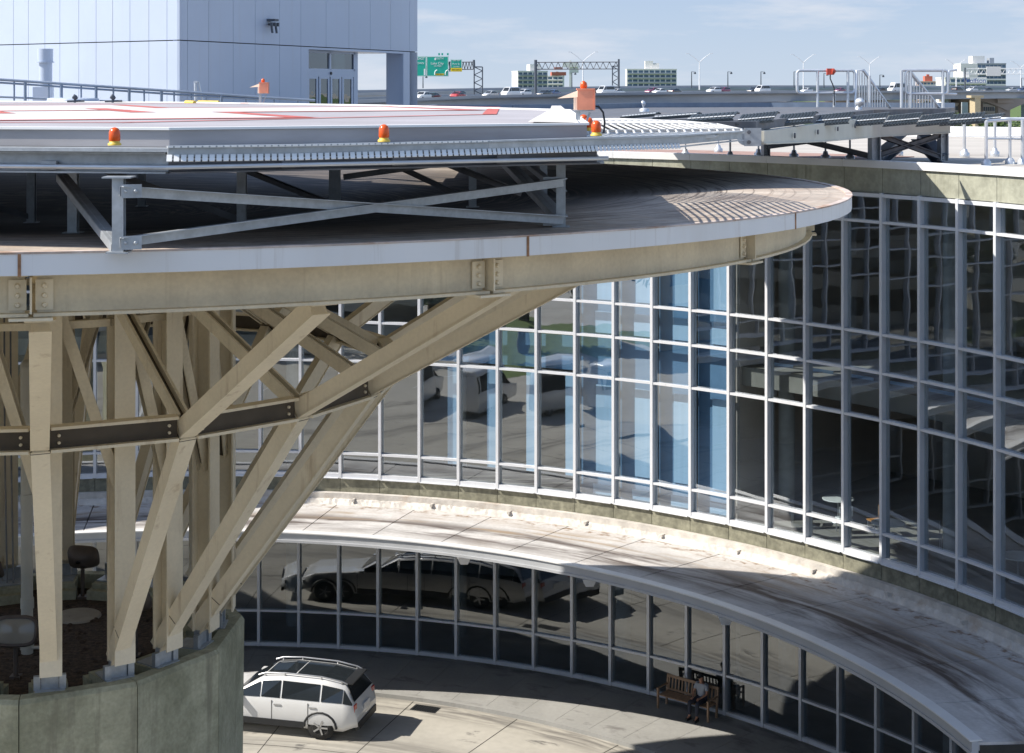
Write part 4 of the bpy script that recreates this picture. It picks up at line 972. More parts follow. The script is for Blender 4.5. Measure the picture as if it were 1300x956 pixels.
# left ramp railing
t = thing('ramp_railing', 'blue-grey pipe railing sloping down in front of the white wall', 'railing', P(120, 180, 63.5))
m = MB(); RZ = 63.5
m.tube([P(-60, 97, RZ), P(0, 101, RZ), P(150, 111, RZ), P(240, 117, RZ), P(330, 123.5, RZ), P(400, 127.5, RZ)], 0.055, 8)
m.tube([P(-60, 101, RZ), P(0, 105, RZ), P(150, 115, RZ), P(240, 121, RZ), P(330, 126, RZ)], 0.04, 8)
m.tube([P(-60, 121, RZ), P(0, 123, RZ), P(150, 129, RZ), P(240, 133, RZ)], 0.04, 8)
for px in (-30, 18, 32, 62, 78, 103, 122, 144, 164, 183, 205, 221, 243, 262, 281, 312, 348, 378):
    ty = 101+(px)*0.069; m.tube([P(px, ty, RZ), P(px, 190, RZ)], 0.035 if px not in (32, 78, 122, 164, 205, 281) else 0.06, 6)
m.build('rail', M_rail, t)
m = MB(); m.tube([P(250, 187, 64.5), P(248, 103, 64.5)], 0.06, 8); m.tube([P(252, 104, 64.5), P(260, 140, 64.6)], 0.04, 8); m.box(P(249, 104, 64.5), (0.14, 0.14, 0.08)); w_ = m.build('folded_mast', M_railw)
tag(w_, 'short folded grey mast standing by the corner of the white wall', 'mast')
m = MB()
for a, b in ((236, 247), (252, 278)): m.tube([P(a, 130.3, 42.6), P(b, 130.6, 42.4)], 0.06, 10)
tag(m.build('yellow_bumper', M_yellow), 'low yellow bar lying at the far edge of the helipad', 'bumper')
for px, lb in ((95, 'dark spotlight lying at the far edge of the helipad'), (143, 'small dark fitting on a peg at the far helipad edge')):
    m = MB(); b = P(px, 131, 43.5); m.tube([b, b+Vector((0, 0, 0.1))], 0.03, 8); m.lathe(b+Vector((0, 0, 0.16)), [(0.03, -0.08), (0.06, -0.03), (0.065, 0.05), (0.03, 0.06)], 12, 0, (-0.8, -0.3, 0.5)); m.tube([b+Vector((-0.2, 0, 0.05)), b+Vector((0.25, 0, 0.06))], 0.03, 6)
    tag(m.build('spotlight', M_dpole), lb, 'spotlight')
m = MB(); m.lathe(P(818, 142.5, 46.5), [(0.14, 0), (0.14, 0.09), (0.05, 0.12)], 12); m.tube([P(818, 140, 46.5), P(816, 133, 46.5)], 0.02, 6); m.lathe(P(815, 132, 46.5), [(0.08, 0), (0.1, 0.05), (0.04, 0.1)], 10, 0, (1, 0, 0.3))
tag(m.build('deck_spotlight', M_railw), 'tiny pale spotlight on the walkway above the net', 'spotlight')
m = MB(); m.lathe(P(1090, 140, 51), [(0.12, 0), (0.1, 0.1), (0.04, 0.14)], 12); m.tube([P(1090, 137, 51), P(1090, 131, 51)], 0.03, 6); m.lathe(P(1090, 130, 51), [(0.13, 0), (0.13, 0.12), (0.03, 0.2)], 12, 0, (0.4, -1, 0.2))
tag(m.build('deck_spotlight', M_railw), 'dark-headed spotlight on the walkway below the stair rail', 'spotlight')

# ------------------------------------------------------------------ penthouse
cz = Hz(2.41); cor = Vector((-13.06, 65.0, 0)); dR = Vector((0.349, 0.937, 0)); dL = Vector((-0.787, 0.617, 0))
PH = thing('rooftop_penthouse', 'tall white metal panelled penthouse with a glazed entrance behind the helipad', 'building', (cor.x-2, cor.y+8, cz))
def tpx(px, d):  # distance along d from corner where the pixel column falls
    k = (px-650)/F; return (k*cor.y-cor.x)/(d.x-k*d.y)
ztop = Hz(-12); zj = Hz(-1.857)
nR = Vector((dR.y, -dR.x, 0)); nL = Vector((-dL.y, dL.x, 0))
if nL.y > 0: nL = -nL
def pan_(m, d, nrm, t0, t1, z0, z1, th=0.12, mi=0):
    a, b = cor+d*t0, cor+d*t1
    m.hexa([Vector((p.x, p.y, z)) for z in (z0, z1) for p in (a, b, b-nrm*th, a-nrm*th)], mi)
m = MB(); LX = [228]+[212, 189, 165, 143, 122, 100, 76, 57, 36, 17, -3, -24, -46, -68, -90, -112, -135]
ts = [tpx(p, dL) for p in LX]
for t0, t1 in zip(ts[:-1], ts[1:]):
    for z0, z1 in ((cz, zj-0.02), (zj+0.02, ztop)): pan_(m, dL, nL, t0+0.012, t1-0.012, z0, z1)
m.build('wall', M_panel, PH)
m = MB(); RX = [228, 238, 265, 296, 324, 355, 382, 414, 443, 470, 496, 520, 530]
tr_ = [tpx(p, dR) for p in RX]; tD0, tD1 = tpx(392, dR), tpx(512, dR); tM = tpx(463, dR); zD = Hz(-2.75+0.9)
def hat(px, py, d): t_ = tpx(px, d); Z = (cor+d*t_).y; return Hz((py-YH)/F*Z)
zD = hat(400, 63, dR); tE = tr_[-1]
for t0, t1 in zip(tr_[:-1], tr_[1:]):
    lo = cz
    if t1 <= tD0+0.35: 
        pan_(m, dR, nR, t0+0.012, min(t1, tD0)-0.012, cz, zj-0.02)
    elif t0 >= tD1-0.3: pan_(m, dR, nR, max(t0, tD1)+0.012, t1-0.012, cz, zj-0.02)
    for z0, z1 in ((zj+0.02, ztop),): pan_(m, dR, nR, t0+0.012, t1-0.012, z0, z1)
pan_(m, dR, nR, tpx(382, dR)+0.012, tD0, cz, zj-0.02)
pan_(m, dR, nR, tD0, tD1, zD, zj-0.02); pan_(m, dR, nR, tD1+0.01, tE-0.01, cz, zj-0.02)
m.build('wall', M_panel, PH)
m = MB()   # inner mass of the building
far = 14
def body(t0, t1, z0, z1, dep, th0=0.13):
    a, b = cor+dR*t0-nR*th0, cor+dR*t1-nR*th0
    m.hexa([Vector((p.x, p.y, z)) for z in (z0, z1) for p in (a, b, b-nR*dep, a-nR*dep)])
body(2.4, tE-0.02, zD+0.05, ztop-0.02, 5.0); body(2.4, tD0-0.02, cz, zD+0.04, 5.0); body(0.2, 2.4, cz, ztop-0.02, 0.3); body(tD0-0.02, tM-0.1, cz, zD+0.04, 4.0, 1.6); body(tD1+0.05, tE-0.02, cz, zD+0.04, max(0.5, (tD1-tpx(493, dR))/0.91*0.424))
aL, bL = cor+dL*0.25-nL*0.14, cor+dL*ts[-1]-nL*0.14
m.hexa([Vector((p.x, p.y, z)) for z in (cz, ztop-0.02) for p in (aL, bL, bL+dR*8, aL+dR*8)])
m.build('core', M_panel, PH)
m = MB(); body(2.4, tE, ztop, ztop+0.25, 5.0, -0.1); a, b = cor-nL*-0.1, cor+dL*ts[-1]; m.hexa([Vector((p.x, p.y, z)) for z in (ztop, ztop+0.25) for p in (a, b, b+dR*8, a+dR*8)]); m.build('roof', M_coping, PH)
m = MB()
def seam(d, nrm, t0, t1, z0, z1):
    a, b = cor+d*t0-nrm*0.1215, cor+d*t1-nrm*0.1215
    m.hexa([Vector((p.x, p.y, z)) for z in (z0, z1) for p in (a, b, b-nrm*0.006, a-nrm*0.006)])
seam(dL, nL, 0.2, ts[-1], cz, ztop-0.05); seam(dR, nR, 0.2, tD0-0.05, cz, ztop-0.05); seam(dR, nR, tD0-0.04, tE-0.1, zD+0.1, ztop-0.05)
m.build('seam_backing', M_joint, PH)
# storefront
zh = hat(400, 74, dR); zb = hat(400, 88, dR); zdh = hat(403, 97, dR)
ent = 0.5
def sf(m, px0, px1, z0, z1, th, mi=0, dep=ent):
    a, b = cor+dR*tpx(px0, dR)-nR*dep, cor+dR*tpx(px1, dR)-nR*dep
    m.hexa([Vector((p.x, p.y, z)) for z in (z0, z1) for p in (a, b, b-nR*th, a-nR*th)], mi)
m = MB()
sf(m, 391.5, 393.5, cz, zD, 0.12); sf(m, 399.5, 402, cz, zD, 0.12); sf(m, 430.5, 432.5, zb, zD, 0.12); sf(m, 461, 466, cz, zD, 0.5)
sf(m, 391.5, 463, zD-0.12, zD, 0.12); sf(m, 391.5, 463, zb-0.05, zb+0.05, 0.13); sf(m, 402, 461, zdh, zb-0.05, 0.12)
m.build('storefront_frame', M_panel, PH)
m = MB(); sf(m, 393, 400, cz, zb, 0.02, 0, ent+0.06); sf(m, 393, 462, zb+0.05, zD-0.1, 0.02, 0, ent+0.06); m.build('transom_glass', M_glassd, PH)
for k, (a_, b_) in enumerate(((403, 416), (417.5, 430.5), (432, 445), (446.5, 460))):
    m = MB(); sf(m, a_, a_+2, cz, zdh, 0.06); sf(m, b_-2, b_, cz, zdh, 0.06); sf(m, a_+2, b_-2, zdh-0.1, zdh, 0.06); sf(m, a_+2, b_-2, cz, cz+0.3, 0.06)
    d_ = m.build('door_leaf', M_panel, PH); m = MB(); sf(m, a_+2, b_-2, cz+0.3, zdh-0.1, 0.01, 0, ent+0.03); m.build('door_glass', M_glassd, d_)
m = MB(); m.lathe(cor+dR*tpx(431.5, dR)-nR*(ent-0.02)+Vector((0, 0, (zb+zdh)/2)), [(0.07, 0), (0.07, 0.05)], 12, 0, nR); m.build('door_sensor', M_black, PH)
m = MB(); c = cor+dR*tpx(341, dR); zc = hat(341, 31, dR)
for dx in (-0.12, 0.02, 0.16): m.box(Vector((c.x, c.y, zc))+dR*dx*2+nR*0.28, (0.1, 0.2, 0.16))
m.box(Vector((c.x, c.y, zc+0.18))+nR*0.2, (0.35, 0.4, 0.1), 1.2); m.tube([Vector((c.x, c.y, zc)), Vector((c.x, c.y, zc))+nR*0.3], 0.05, 8)
for dx in (-0.2, 0.18): m.tube([Vector((c.x, c.y, zc-0.05))+dR*dx+nR*0.25, Vector((c.x, c.y, zc-0.38))+dR*dx+nR*0.3], 0.05, 8)
m.build('wall_light', M_dpole, PH)
# vent stack
t = thing('vent_stack', 'round grey vent stack with a wider cap beside the white wall', 'vent', (P(56, 135, 67).x, 67, Hz(2.41)))
vz = 67.0
m = MB(); c0, c1 = P(58, 190, vz), P(58, 76, vz); m.tube([c0, c1], 0.26, 20); m.build('pipe', M_panel, t)
m = MB(); m.tube([P(57.5, 79, vz), P(57.5, 62, vz)], 0.31, 20); m.tube([P(57, 79.6, vz), P(57, 78.2, vz)], 0.37, 20); m.build('cap', M_panel, t)
m = MB(); m.box(P(55, 148, vz), (0.66, 0.7, 2.4)); m.build('plinth', M_panel, t)
m = MB(); m.lathe(P(73, 128, 63), [(0.4, -1.9), (0.4, 0), (0.38, 0.1), (0.1, 0.13)], 20); m.lathe(P(96, 128, 63), [(0.9, -1.9), (0.9, 0), (0.85, 0.1), (0.1, 0.12)], 20)
tag(m.build('roof_hatch', M_panel), 'low white round roof covers beside the vent stack', 'roof cover')

# ------------------------------------------------------------------ cars
def car_proto(name, label, cat, kind, col, colmat, detail=False, group=None):
    """car along +X (front = -X), origin on the ground under its centre"""
    t = thing(name, label, cat, (0, 0, 0), group)
    if kind == 'suv': Ln, Wd, Ht = 4.85, 1.95, 1.72; st = [(-2.42, .62, .55, .55), (-2.32, .80, .82, .84), (-1.95, .90, .98, 1.0), (-1.25, .95, 1.04, 1.06), (-.95, .96, 1.06, 1.12), (-.2, .97, 1.06, 1.62), (.35, .97, 1.06, 1.69), (1.45, .97, 1.06, 1.66), (2.05, .95, 1.06, 1.55), (2.32, .90, 1.04, 1.10), (2.42, .82, .7, .7)]; cab = (4, 9)
    elif kind == 'sedan': Ln, Wd, Ht = 4.6, 1.82, 1.45; st = [(-2.3, .6, .5, .5), (-2.2, .78, .7, .72), (-1.6, .88, .82, .84), (-1.0, .91, .88, .92), (-.35, .91, .9, 1.36), (.2, .91, .9, 1.44), (.85, .91, .9, 1.38), (1.5, .90, .92, 1.02), (2.05, .86, .92, .95), (2.25, .8, .8, .82), (2.3, .7, .5, .5)]; cab = (3, 7)
    elif kind == 'van': Ln, Wd, Ht = 5.4, 1.98, 2.2; st = [(-2.7, .7, .7, .7), (-2.6, .9, 1.05, 1.08), (-2.1, .97, 1.18, 1.25), (-1.4, .99, 1.2, 2.08), (-1.1, .99, 1.2, 2.18), (2.4, .99, 1.2, 2.2), (2.65, .97, 1.2, 2.1), (2.7, .95, .8, .8)]; cab = (2, 6)
    else: Ln, Wd, Ht = 7.4, 2.3, 2.95; st = [(-3.7, .8, .8, .8), (-3.6, .95, 1.15, 1.2), (-2.9, 1.0, 1.3, 1.36), (-2.3, 1.02, 1.4, 2.15), (-1.95, 1.1, 1.4, 2.75), (-1.8, 1.15, 1.4, 2.95), (3.5, 1.15, 1.4, 2.95), (3.68, 1.12, 1.4, 2.85), (3.7, 1.1, .9, .9)]; cab = (2, 7)
    m = MB(); rings = []
    zg = 0.28
    for x, w_, zb, zt_ in st:
        wt = w_*0.78 if zt_ > zb+0.15 else w_*0.93
        zl = zg if abs(x) < Ln/2-0.15 else zg+0.12
        half = [(w_*0.93, zl), (w_, zl+0.18), (w_, max(zl+0.2, zb-0.12)), (w_*0.975, zb), (wt+0.03, zb+(zt_-zb)*0.86), (wt-0.1, zt_-0.005), (wt*0.5, zt_+0.015)]
        rings.append([(x, -a, z) for a, z in half]+[(x, a, z) for a, z in half[::-1]])
    k = len(rings[0]); vs = [p for r in rings for p in r]; fs = []
    for i in range(len(rings)-1):
        for j in range(k): a = i*k+j; b = i*k+(j+1) % k; fs.append((a, b, b+k, a+k))
    m.add(vs, fs, 0, True); m.add(rings[0], [tuple(range(k))[::-1]], 0); m.add(rings[-1], [tuple(range(k))], 0)
    body_ = m.build('body', col, t)
    m = MB()
    # side windows, windshields
    for sg in (0, 1):
        for i in range(cab[0], cab[1]):
            r0, r1 = rings[i], rings[i+1]
            ia, ib = (3, 4) if sg == 0 else (k-4, k-5)
            a, b, c, d = [Vector(q) for q in (r0[ia], r1[ia], r1[ib], r0[ib])]
            if (d-a).length < 0.12 and (c-b).length < 0.12: continue
            cen = (a+b+c+d)/4; off = Vector((0, -0.012 if sg == 0 else 0.012, 0.004))
            mg = 0.94
            m.add([cen+(q-cen)*mg+off+Vector((0, 0, 0.0)) for q in (a.lerp(d, 0.06), b.lerp(c, 0.06), c.lerp(b, 0.02), d.lerp(a, 0.02))], [(0, 1, 2, 3)])
    for i0, dx in ((cab[0], -0.012), (cab[1]-1, 0.012)):
        r0, r1 = rings[i0], rings[i0+1]
        q = [Vector(r0[5 if dx < 0 else 4]), Vector(r1[5]), Vector(r1[k-6]), Vector(r0[k-6 if dx < 0 else k-5])] if dx < 0 else [Vector(r1[4]), Vector(r0[5]), Vector(r0[k-6]), Vector(r1[k-5])]
        cen = sum(q, Vector())/4; nn = (q[1]-q[0]).cross(q[3]-q[0]).normalized()
        if nn.z < 0: nn = -nn
        m.add([cen+(p-cen)*0.9+nn*0.025 for p in q], [(0, 1, 2, 3)])
    m.build('windows', M_cglass, t, fix=False)
    wr = 0.36 if kind in ('suv', 'bus', 'van') else 0.32
    for x in (-Ln*0.31, Ln*0.30):
        for sg in (-1, 1):
            m = MB(); y = sg*(Wd/2-0.13)
            m.lathe((x, y-0.11, wr), [(wr*0.62, 0), (wr*0.95, 0.0), (wr, 0.04), (wr, 0.18), (wr*0.95, 0.22), (wr*0.62, 0.22)], 22, 0, (0, 1, 0)); w1 = m.build('wheel', M_tyre, t)
            m = MB(); m.lathe((x, y+sg*0.105, wr), [(wr*0.62, 0), (wr*0.6, 0.006), (wr*0.55, -0.05), (wr*0.12, -0.05), (wr*0.1, 0.03)], 18, 0, (0, sg, 0))
            for k_ in range(5):
                a_ = k_*2*pi/5; m.beam((x, y+sg*0.125, wr), (x+wr*0.58*cos(a_), y+sg*0.125, wr+wr*0.58*sin(a_)), wr*0.12, 0.02, (0, 1, 0))
            m.build('rim', M_rim, w1)
    for sg in (-1, 1):
        m = MB(); m.box((-Ln/2+0.18, sg*0.68, 0.72 if kind != 'sedan' else 0.62), (0.22, 0.3, 0.13), sg*-0.35); m.build('headlight', M_light, t)
        m = MB(); m.box((Ln/2-0.12, sg*0.76, 0.95 if kind != 'sedan' else 0.78), (0.12, 0.2, 0.2)); m.build('tail_light', M_tail, t)
    if detail:
        m = MB()
        for sg in (-1, 1):
            m.box((0, sg*0.955, 0.40), (2.0, 0.05, 0.18))
            for xx in (-1.0, 0.12, 1.12): m.box((xx, sg*0.966, 0.72), (0.014, 0.02, 0.62))
        m.box((2.40, 0, 0.42), (0.1, 1.5, 0.2)); m.build('cladding', M_black, t)
        m = MB(); m.box((2.425, 0, 0.82), (0.02, 0.5, 0.16)); m.build('number_plate', M_white, t)
        m = MB(); m.box((2.1, 0, 1.575), (0.26, 1.25, 0.035)); m.build('rear_spoiler', M_black, t)
        m = MB()
        for sg in (-1, 1):
            pts = [(-0.35, sg*0.66, 1.63), (-0.15, sg*0.67, 1.71), (0.4, sg*0.675, 1.755), (1.4, sg*0.665, 1.735), (1.95, sg*0.65, 1.64), (2.1, sg*0.64, 1.57)]
            m.tube(pts, 0.022, 8)
            for j in (1, 2, 3, 4): m.tube([pts[j], (pts[j][0], pts[j][1], pts[j][2]-0.09)], 0.02, 6)
        m.build('roof_rail', M_rim, t)
        m = MB()
        # black glass roof, two panes
        def rz(x): 
            for (xa, _, _, za), (xb, _, _, zb_) in zip(st[:-1], st[1:]):
                if xa <= x <= xb: return za+(zb_-za)*(x-xa)/(xb-xa)+0.016
            return 1.6
        xs = [-0.18, 0.0, 0.33, 0.62]; xs2 = [0.66, 1.0, 1.42, 1.75, 2.02]
        for X_ in (xs, xs2):
            for a, b in zip(X_[:-1], X_[1:]):
                m.add([(a, -0.56, rz(a)), (b, -0.56, rz(b)), (b, -0.3, rz(b)+.012), (a, -0.3, rz(a)+.012), (a, 0.3, rz(a)+.012), (b, 0.3, rz(b)+.012), (b, 0.56, rz(b)), (a, 0.56, rz(a))], [(0, 1, 2, 3), (3, 2, 5, 4), (4, 5, 6, 7)])
        m.build('glass_roof', M_cglass, t, fix=False)
        for sg in (-1, 1): m = MB(); m.box((-0.82, sg*1.06, 1.12), (0.14, 0.2, 0.14)); m.build('mirror', col, t)
        m = MB(); m.box((-2.39, 0, 0.72), (0.04, 1.0, 0.18)); m.box((-2.37, 0, 0.42), (0.08, 1.5, 0.12)); m.build('grille', M_black, t)
        m = MB()
        for xx in (0.28, 1.25):
            for sg in (-1, 1): m.box((xx, sg*0.978, 0.92), (0.2, 0.02, 0.035))
        m.build('door_handle', M_rim, t)
        for sg in (-1, 1):
            for xx in (-Ln*0.31, Ln*0.30):
                m = MB(); m.tube([(xx+0.44*cos(a), sg*0.955, 0.36+0.44*sin(a)) for a in [rad(v_) for v_ in range(0, 181, 20)]], 0.035, 6); m.build('wheel_arch', M_black, t)
    return t
P_w = paint('paint_white', (0.72, 0.73, 0.74)); P_r = paint('paint_red', (0.42, 0.02, 0.03)); P_d = paint('paint_dark', (0.03, 0.035, 0.045))
P_b = paint('paint_blue', (0.04, 0.08, 0.2)); P_s = paint('paint_silver', (0.42, 0.44, 0.46)); P_m = paint('paint_maroon', (0.2, 0.03, 0.08))
suv = car_proto('parked_suv', 'white sport utility car with black glass roof parked under the curved canopy', 'car', 'suv', P_w, None, True)
suv.scale = (1.22, 1.12, 1.08); suv.location = (-7.5, 53.5, -0.13); suv.rotation_euler = (0, 0, rad(-14))
bus = car_proto('shuttle_bus', 'white shuttle bus parked on the forecourt behind the tower, the nearer of two', 'bus', 'bus', P_w, None, False, 'shuttle buses')
bus.location = (-33, 24, -0.13); bus.rotation_euler = (0, 0, rad(75))
copy_thing(bus, (-37.5, 29, -0.13), rad(80), 'white shuttle bus parked farther left beside the other bus', 'shuttle buses')
protos = {}
def cr(kind, c, x, y, z, rot, label):
    key = (kind, c.name)
    nm = {'suv': 'suv', 'sedan': 'sedan', 'van': 'van', 'bus': 'box_truck'}[kind]
    g = 'vehicles on the viaduct'
    if key not in protos:
        t = car_proto(nm, label, nm.replace('_', ' '), kind, c, None, False, g); protos[key] = t; t.scale = (1.12, 1.12, 1.15); t.location = (x, y, z); t.rotation_euler = (0, 0, rot); return t
    return copy_thing(protos[key], (x, y, z), rot, label, g)

# ------------------------------------------------------------------ viaduct
V = thing('highway_viaduct', 'long grey concrete highway viaduct crossing behind the rooftops', 'viaduct', (60, 520, -0.13))
VP = [(250, 260, 133, 156), (380, 300, 129.5, 148), (500, 350, 125.5, 141), (620, 392, 121.0, 136), (760, 438, 118.0, 133), (900, 480, 116.3, 130.6), (1080, 540, 115.4, 127.6), (1250, 600, 114.8, 125.3), (1500, 690, 114.2, 123), (2000, 860, 113.6, 121)]
near = [P(px, yt, Z) for px, Z, yt, yb in VP]; nearb = [P(px, yb, Z) for px, Z, yt, yb in VP]
def back(p, d): return Vector((p.x-d*0.25, p.y+d, p.z))
m = MB(); mr_ = MB(); mg = MB()
for k in range(len(near)-1):
    a, b = near[k], near[k+1]; ab, bb_ = nearb[k], nearb[k+1]
    m.hexa([q-Vector((0, 0, 0.9)) for q in (a, b, back(b, 0.5), back(a, 0.5))]+[a, b, back(b, 0.5), back(a, 0.5)])
    dz = Vector((0, 0, 0.6))
    mr_.hexa([q-dz-Vector((0, 0, 0.3)) for q in (a, b, back(b, 48), back(a, 48))]+[q-dz for q in (a, b, back(b, 48), back(a, 48))])
    t1 = (a-dz-Vector((0, 0, .31))); t2 = (b-dz-Vector((0, 0, .31)))
    mg.hexa([back(ab, 1.2), back(bb_, 1.2), back(bb_, 44), back(ab, 44), back(t1, 1.2), back(t2, 1.2), back(t2, 44), back(t1, 44)])
    m.hexa([back(q, 47.5)-Vector((0, 0, 0.9)) for q in (a, b, back(b, 0.5), back(a, 0.5))]+[back(q, 47.5)+Vector((0, 0, 0.1)) for q in (a, b, back(b, 0.5), back(a, 0.5))])
    m.hexa([back(q, 24)-Vector((0, 0, 0.93)) for q in (a, b, back(b, 0.5), back(a, 0.5))]+[back(q, 24)-Vector((0, 0, 0.2)) for q in (a, b, back(b, 0.5), back(a, 0.5))])
m.build('parapet', M_viad, V); mr_.build('deck', M_viroad, V); mg.build('girder', M_viad, V)
m = MB()
for k in range(len(near)-1):
    a, b = near[k], near[k+1]
    for d_ in (6, 10, 14, 18, 30, 34, 38):
        q = back(a, d_)-Vector((0, 0, 0.593)); r = back(b, d_)-Vector((0, 0, 0.593)); m.add([q, r, back(r, 0.25), back(q, 0.25)], [(0, 1, 2, 3)])
m.build('lane_markings', M_white, V, fix=False)
def pier(px, Z, yb, wpx=9, haunch=True):
    m = MB(); zb = P(px, yb, Z).z; x = P(px, yb, Z).x
    w_ = wpx/F*Z
    for d_ in (5, 24, 40): m.box((x-d_*0.25, Z+d_, (zb-0.1)/2-0.05), (w_*0.62, 3.0, zb+0.0), 0.15)
    m.box((x-6, Z+23, zb-0.8), (w_, 44, 1.5), 0.25)
    if haunch:
        seg = 8; L_ = 58/F*Z; vs = []
        for s_ in (-1, 1):
            for k in range(seg):
                t0, t1 = k/seg, (k+1)/seg
                x0, x1 = x+s_*L_*t0, x+s_*L_*t1; h0, h1 = 4.6*(1-t0)**2, 4.6*(1-t1)**2
                m.hexa([Vector((x0, Z+2.4, zb-0.05-h0)), Vector((x1, Z+2.4, zb-0.05-h1-0.02)), Vector((x1, Z+8, zb-0.05-h1-0.02)), Vector((x0, Z+8, zb-0.05-h0)),
                        Vector((x0, Z+2.4, zb)), Vector((x1, Z+2.4, zb)), Vector((x1, Z+8, zb)), Vector((x0, Z+8, zb))])
    m.build('pier', mat('pier_concrete', (0.30, 0.265, 0.235), 0.9, var=0.12, scale=0.1), V)
for px, Z, yb in ((420, 318, 146), (620, 394, 136.2), (830, 458, 132.2), (1000, 512, 129.4), (1130, 556, 127.3), (1282, 612, 125.2), (1450, 670, 123.6)): pier(px, Z, yb, 26 if px == 1282 else 18)
m = MB(); m.box((P(1238, 128, 575).x, 575, 8.5), (2.6, 2.6, 17.0), 0.5); m.box((P(1238, 128, 575).x, 575, 17.2), (5, 3, 0.8), 0.3)
m.build('pier', mat('pale_pier', (0.52, 0.43, 0.28), 0.9), V)
# rear viaduct
V2 = thing('rear_viaduct', 'higher grey viaduct running behind the first one along the horizon', 'viaduct', (60, 760, -0.13))
RP = [(200, 560, 117.5), (466, 640, 114.2), (620, 690, 111.6), (780, 730, 109.4), (900, 760, 108.3), (1080, 800, 108.4), (1300, 850, 109), (2000, 1000, 110)]
rv = [P(px, y_, Z) for px, Z, y_ in RP]
m = MB(); mr_ = MB(); 
for a, b in zip(rv[:-1], rv[1:]):
    m.hexa([q-Vector((0, 0, 1.0)) for q in (a, b, back(b, 0.5), back(a, 0.5))]+[a, b, back(b, 0.5), back(a, 0.5)])
    f_ = lambda q, d: Vector((q.x+d*0.2, q.y-d, q.z))
    m.hexa([f_(q, 30)-Vector((0, 0, 1.9)) for q in (a, b, back(b, 0.5), back(a, 0.5))]+[f_(q, 30)-Vector((0, 0, 0.9)) for q in (a, b, back(b, 0.5), back(a, 0.5))])
    mr_.hexa([q-Vector((0, 0, 3.8)) for q in (f_(a, 30), f_(b, 30), b, a)]+[q-Vector((0, 0, 1.0)) if i > 1 else q-Vector((0, 0, 1.9)) for i, q in enumerate((f_(a, 30), f_(b, 30), b, a))])
m.build('parapet', M_viad, V2); mr_.build('deck', M_viroad, V2)
m = MB()
for k in range(-2, 16):
    t_ = 640+k*24; x = -60+k*45; m.box((x, t_, 8.0), (3, 20, 16.4), 0.2)
m.build('pier', M_viad, V2)
def nz_at(px, d):  # point on deck at distance d behind the near parapet along this column
    for k in range(len(VP)-1):
        if VP[k][0] <= px <= VP[k+1][0]:
            u = (px-VP[k][0])/(VP[k+1][0]-VP[k][0]); a, b = near[k].lerp(near[k+1], u), (near[k+1]-near[k])
            q = back(a, d)-Vector((0, 0, 0.6)); q.x = (px-650)/F*q.y; return q, math.atan2(b.y, b.x)
cars = [('suv', P_w, 536, 4, 'white sport utility car at the left end of the viaduct, beside the green sign post'), ('sedan', P_d, 549, 12, 'dark sedan behind the white car at the left of the viaduct'), ('sedan', P_r, 582, 4, 'bright red car on the viaduct below the small yellow and green sign'),
        ('suv', P_d, 581, 12, 'dark blue-grey car right behind the red car'), ('sedan', P_s, 622, 16, 'silver car just right of the dark gantry leg'), ('van', P_w, 648, 8, 'white van in the group of pale vehicles left of the sign gantry'), ('suv', P_w, 664, 16, 'white sport utility car next to the white van'),
        ('sedan', P_d, 691, 4, 'dark sedan in the near lane between the two gantry legs'), ('sedan', P_b, 702, 20, 'dark blue sedan in the far lane above the dark sedan'), ('suv', P_d, 757, 14, 'dark sport utility car right behind the orange box floodlight'), ('van', P_w, 769, 8, 'white and blue van left of the right gantry leg'),
        ('sedan', P_w, 784, 8, 'white sedan under the right gantry leg'), ('suv', P_m, 828, 20, 'maroon sport utility car in front of the balcony block'), ('sedan', P_w, 837, 4, 'low white sedan in the near lane in front of the balcony block'), ('sedan', P_d, 857, 22, 'dark sedan at the right foot of the balcony block'),
        ('suv', P_w, 906, 6, 'white sport utility car alongside a dark red one in mid viaduct'), ('suv', P_m, 918, 14, 'dark red sport utility car behind the white one in mid viaduct'), ('suv', P_d, 957, 20, 'dark sport utility car ahead of the white van in mid viaduct'), ('van', P_w, 968, 8, 'white van on the viaduct left of the guard rail loop'),
        ('sedan', P_w, 1024, 8, 'small white car seen inside the first guard rail loop'), ('sedan', P_m, 1066, 20, 'dark red sedan seen inside the first guard rail loop'), ('sedan', P_d, 1118, 16, 'dark car seen through the sloping stair balusters'), ('bus', P_w, 1138, 8, 'white box truck on the viaduct between the two stair rails'),
        ('suv', P_d, 1216, 10, 'dark car just right of the second guard rail'), ('suv', P_w, 1234, 18, 'white sport utility car in front of the low white hospital wing'), ('sedan', P_d, 1253, 8, 'dark sedan in front of the white apartment tower'), ('sedan', P_s, 1284, 12, 'silver car at the far right of the viaduct'), ('sedan', P_b, 1297, 18, 'dark blue car at the right edge of the picture')]
for kind, c, px, d, lb in cars:
    q, a = nz_at(px, d); cr(kind, c, q.x, q.y, q.z, a+(pi if random.random() < 0.3 else 0), lb)

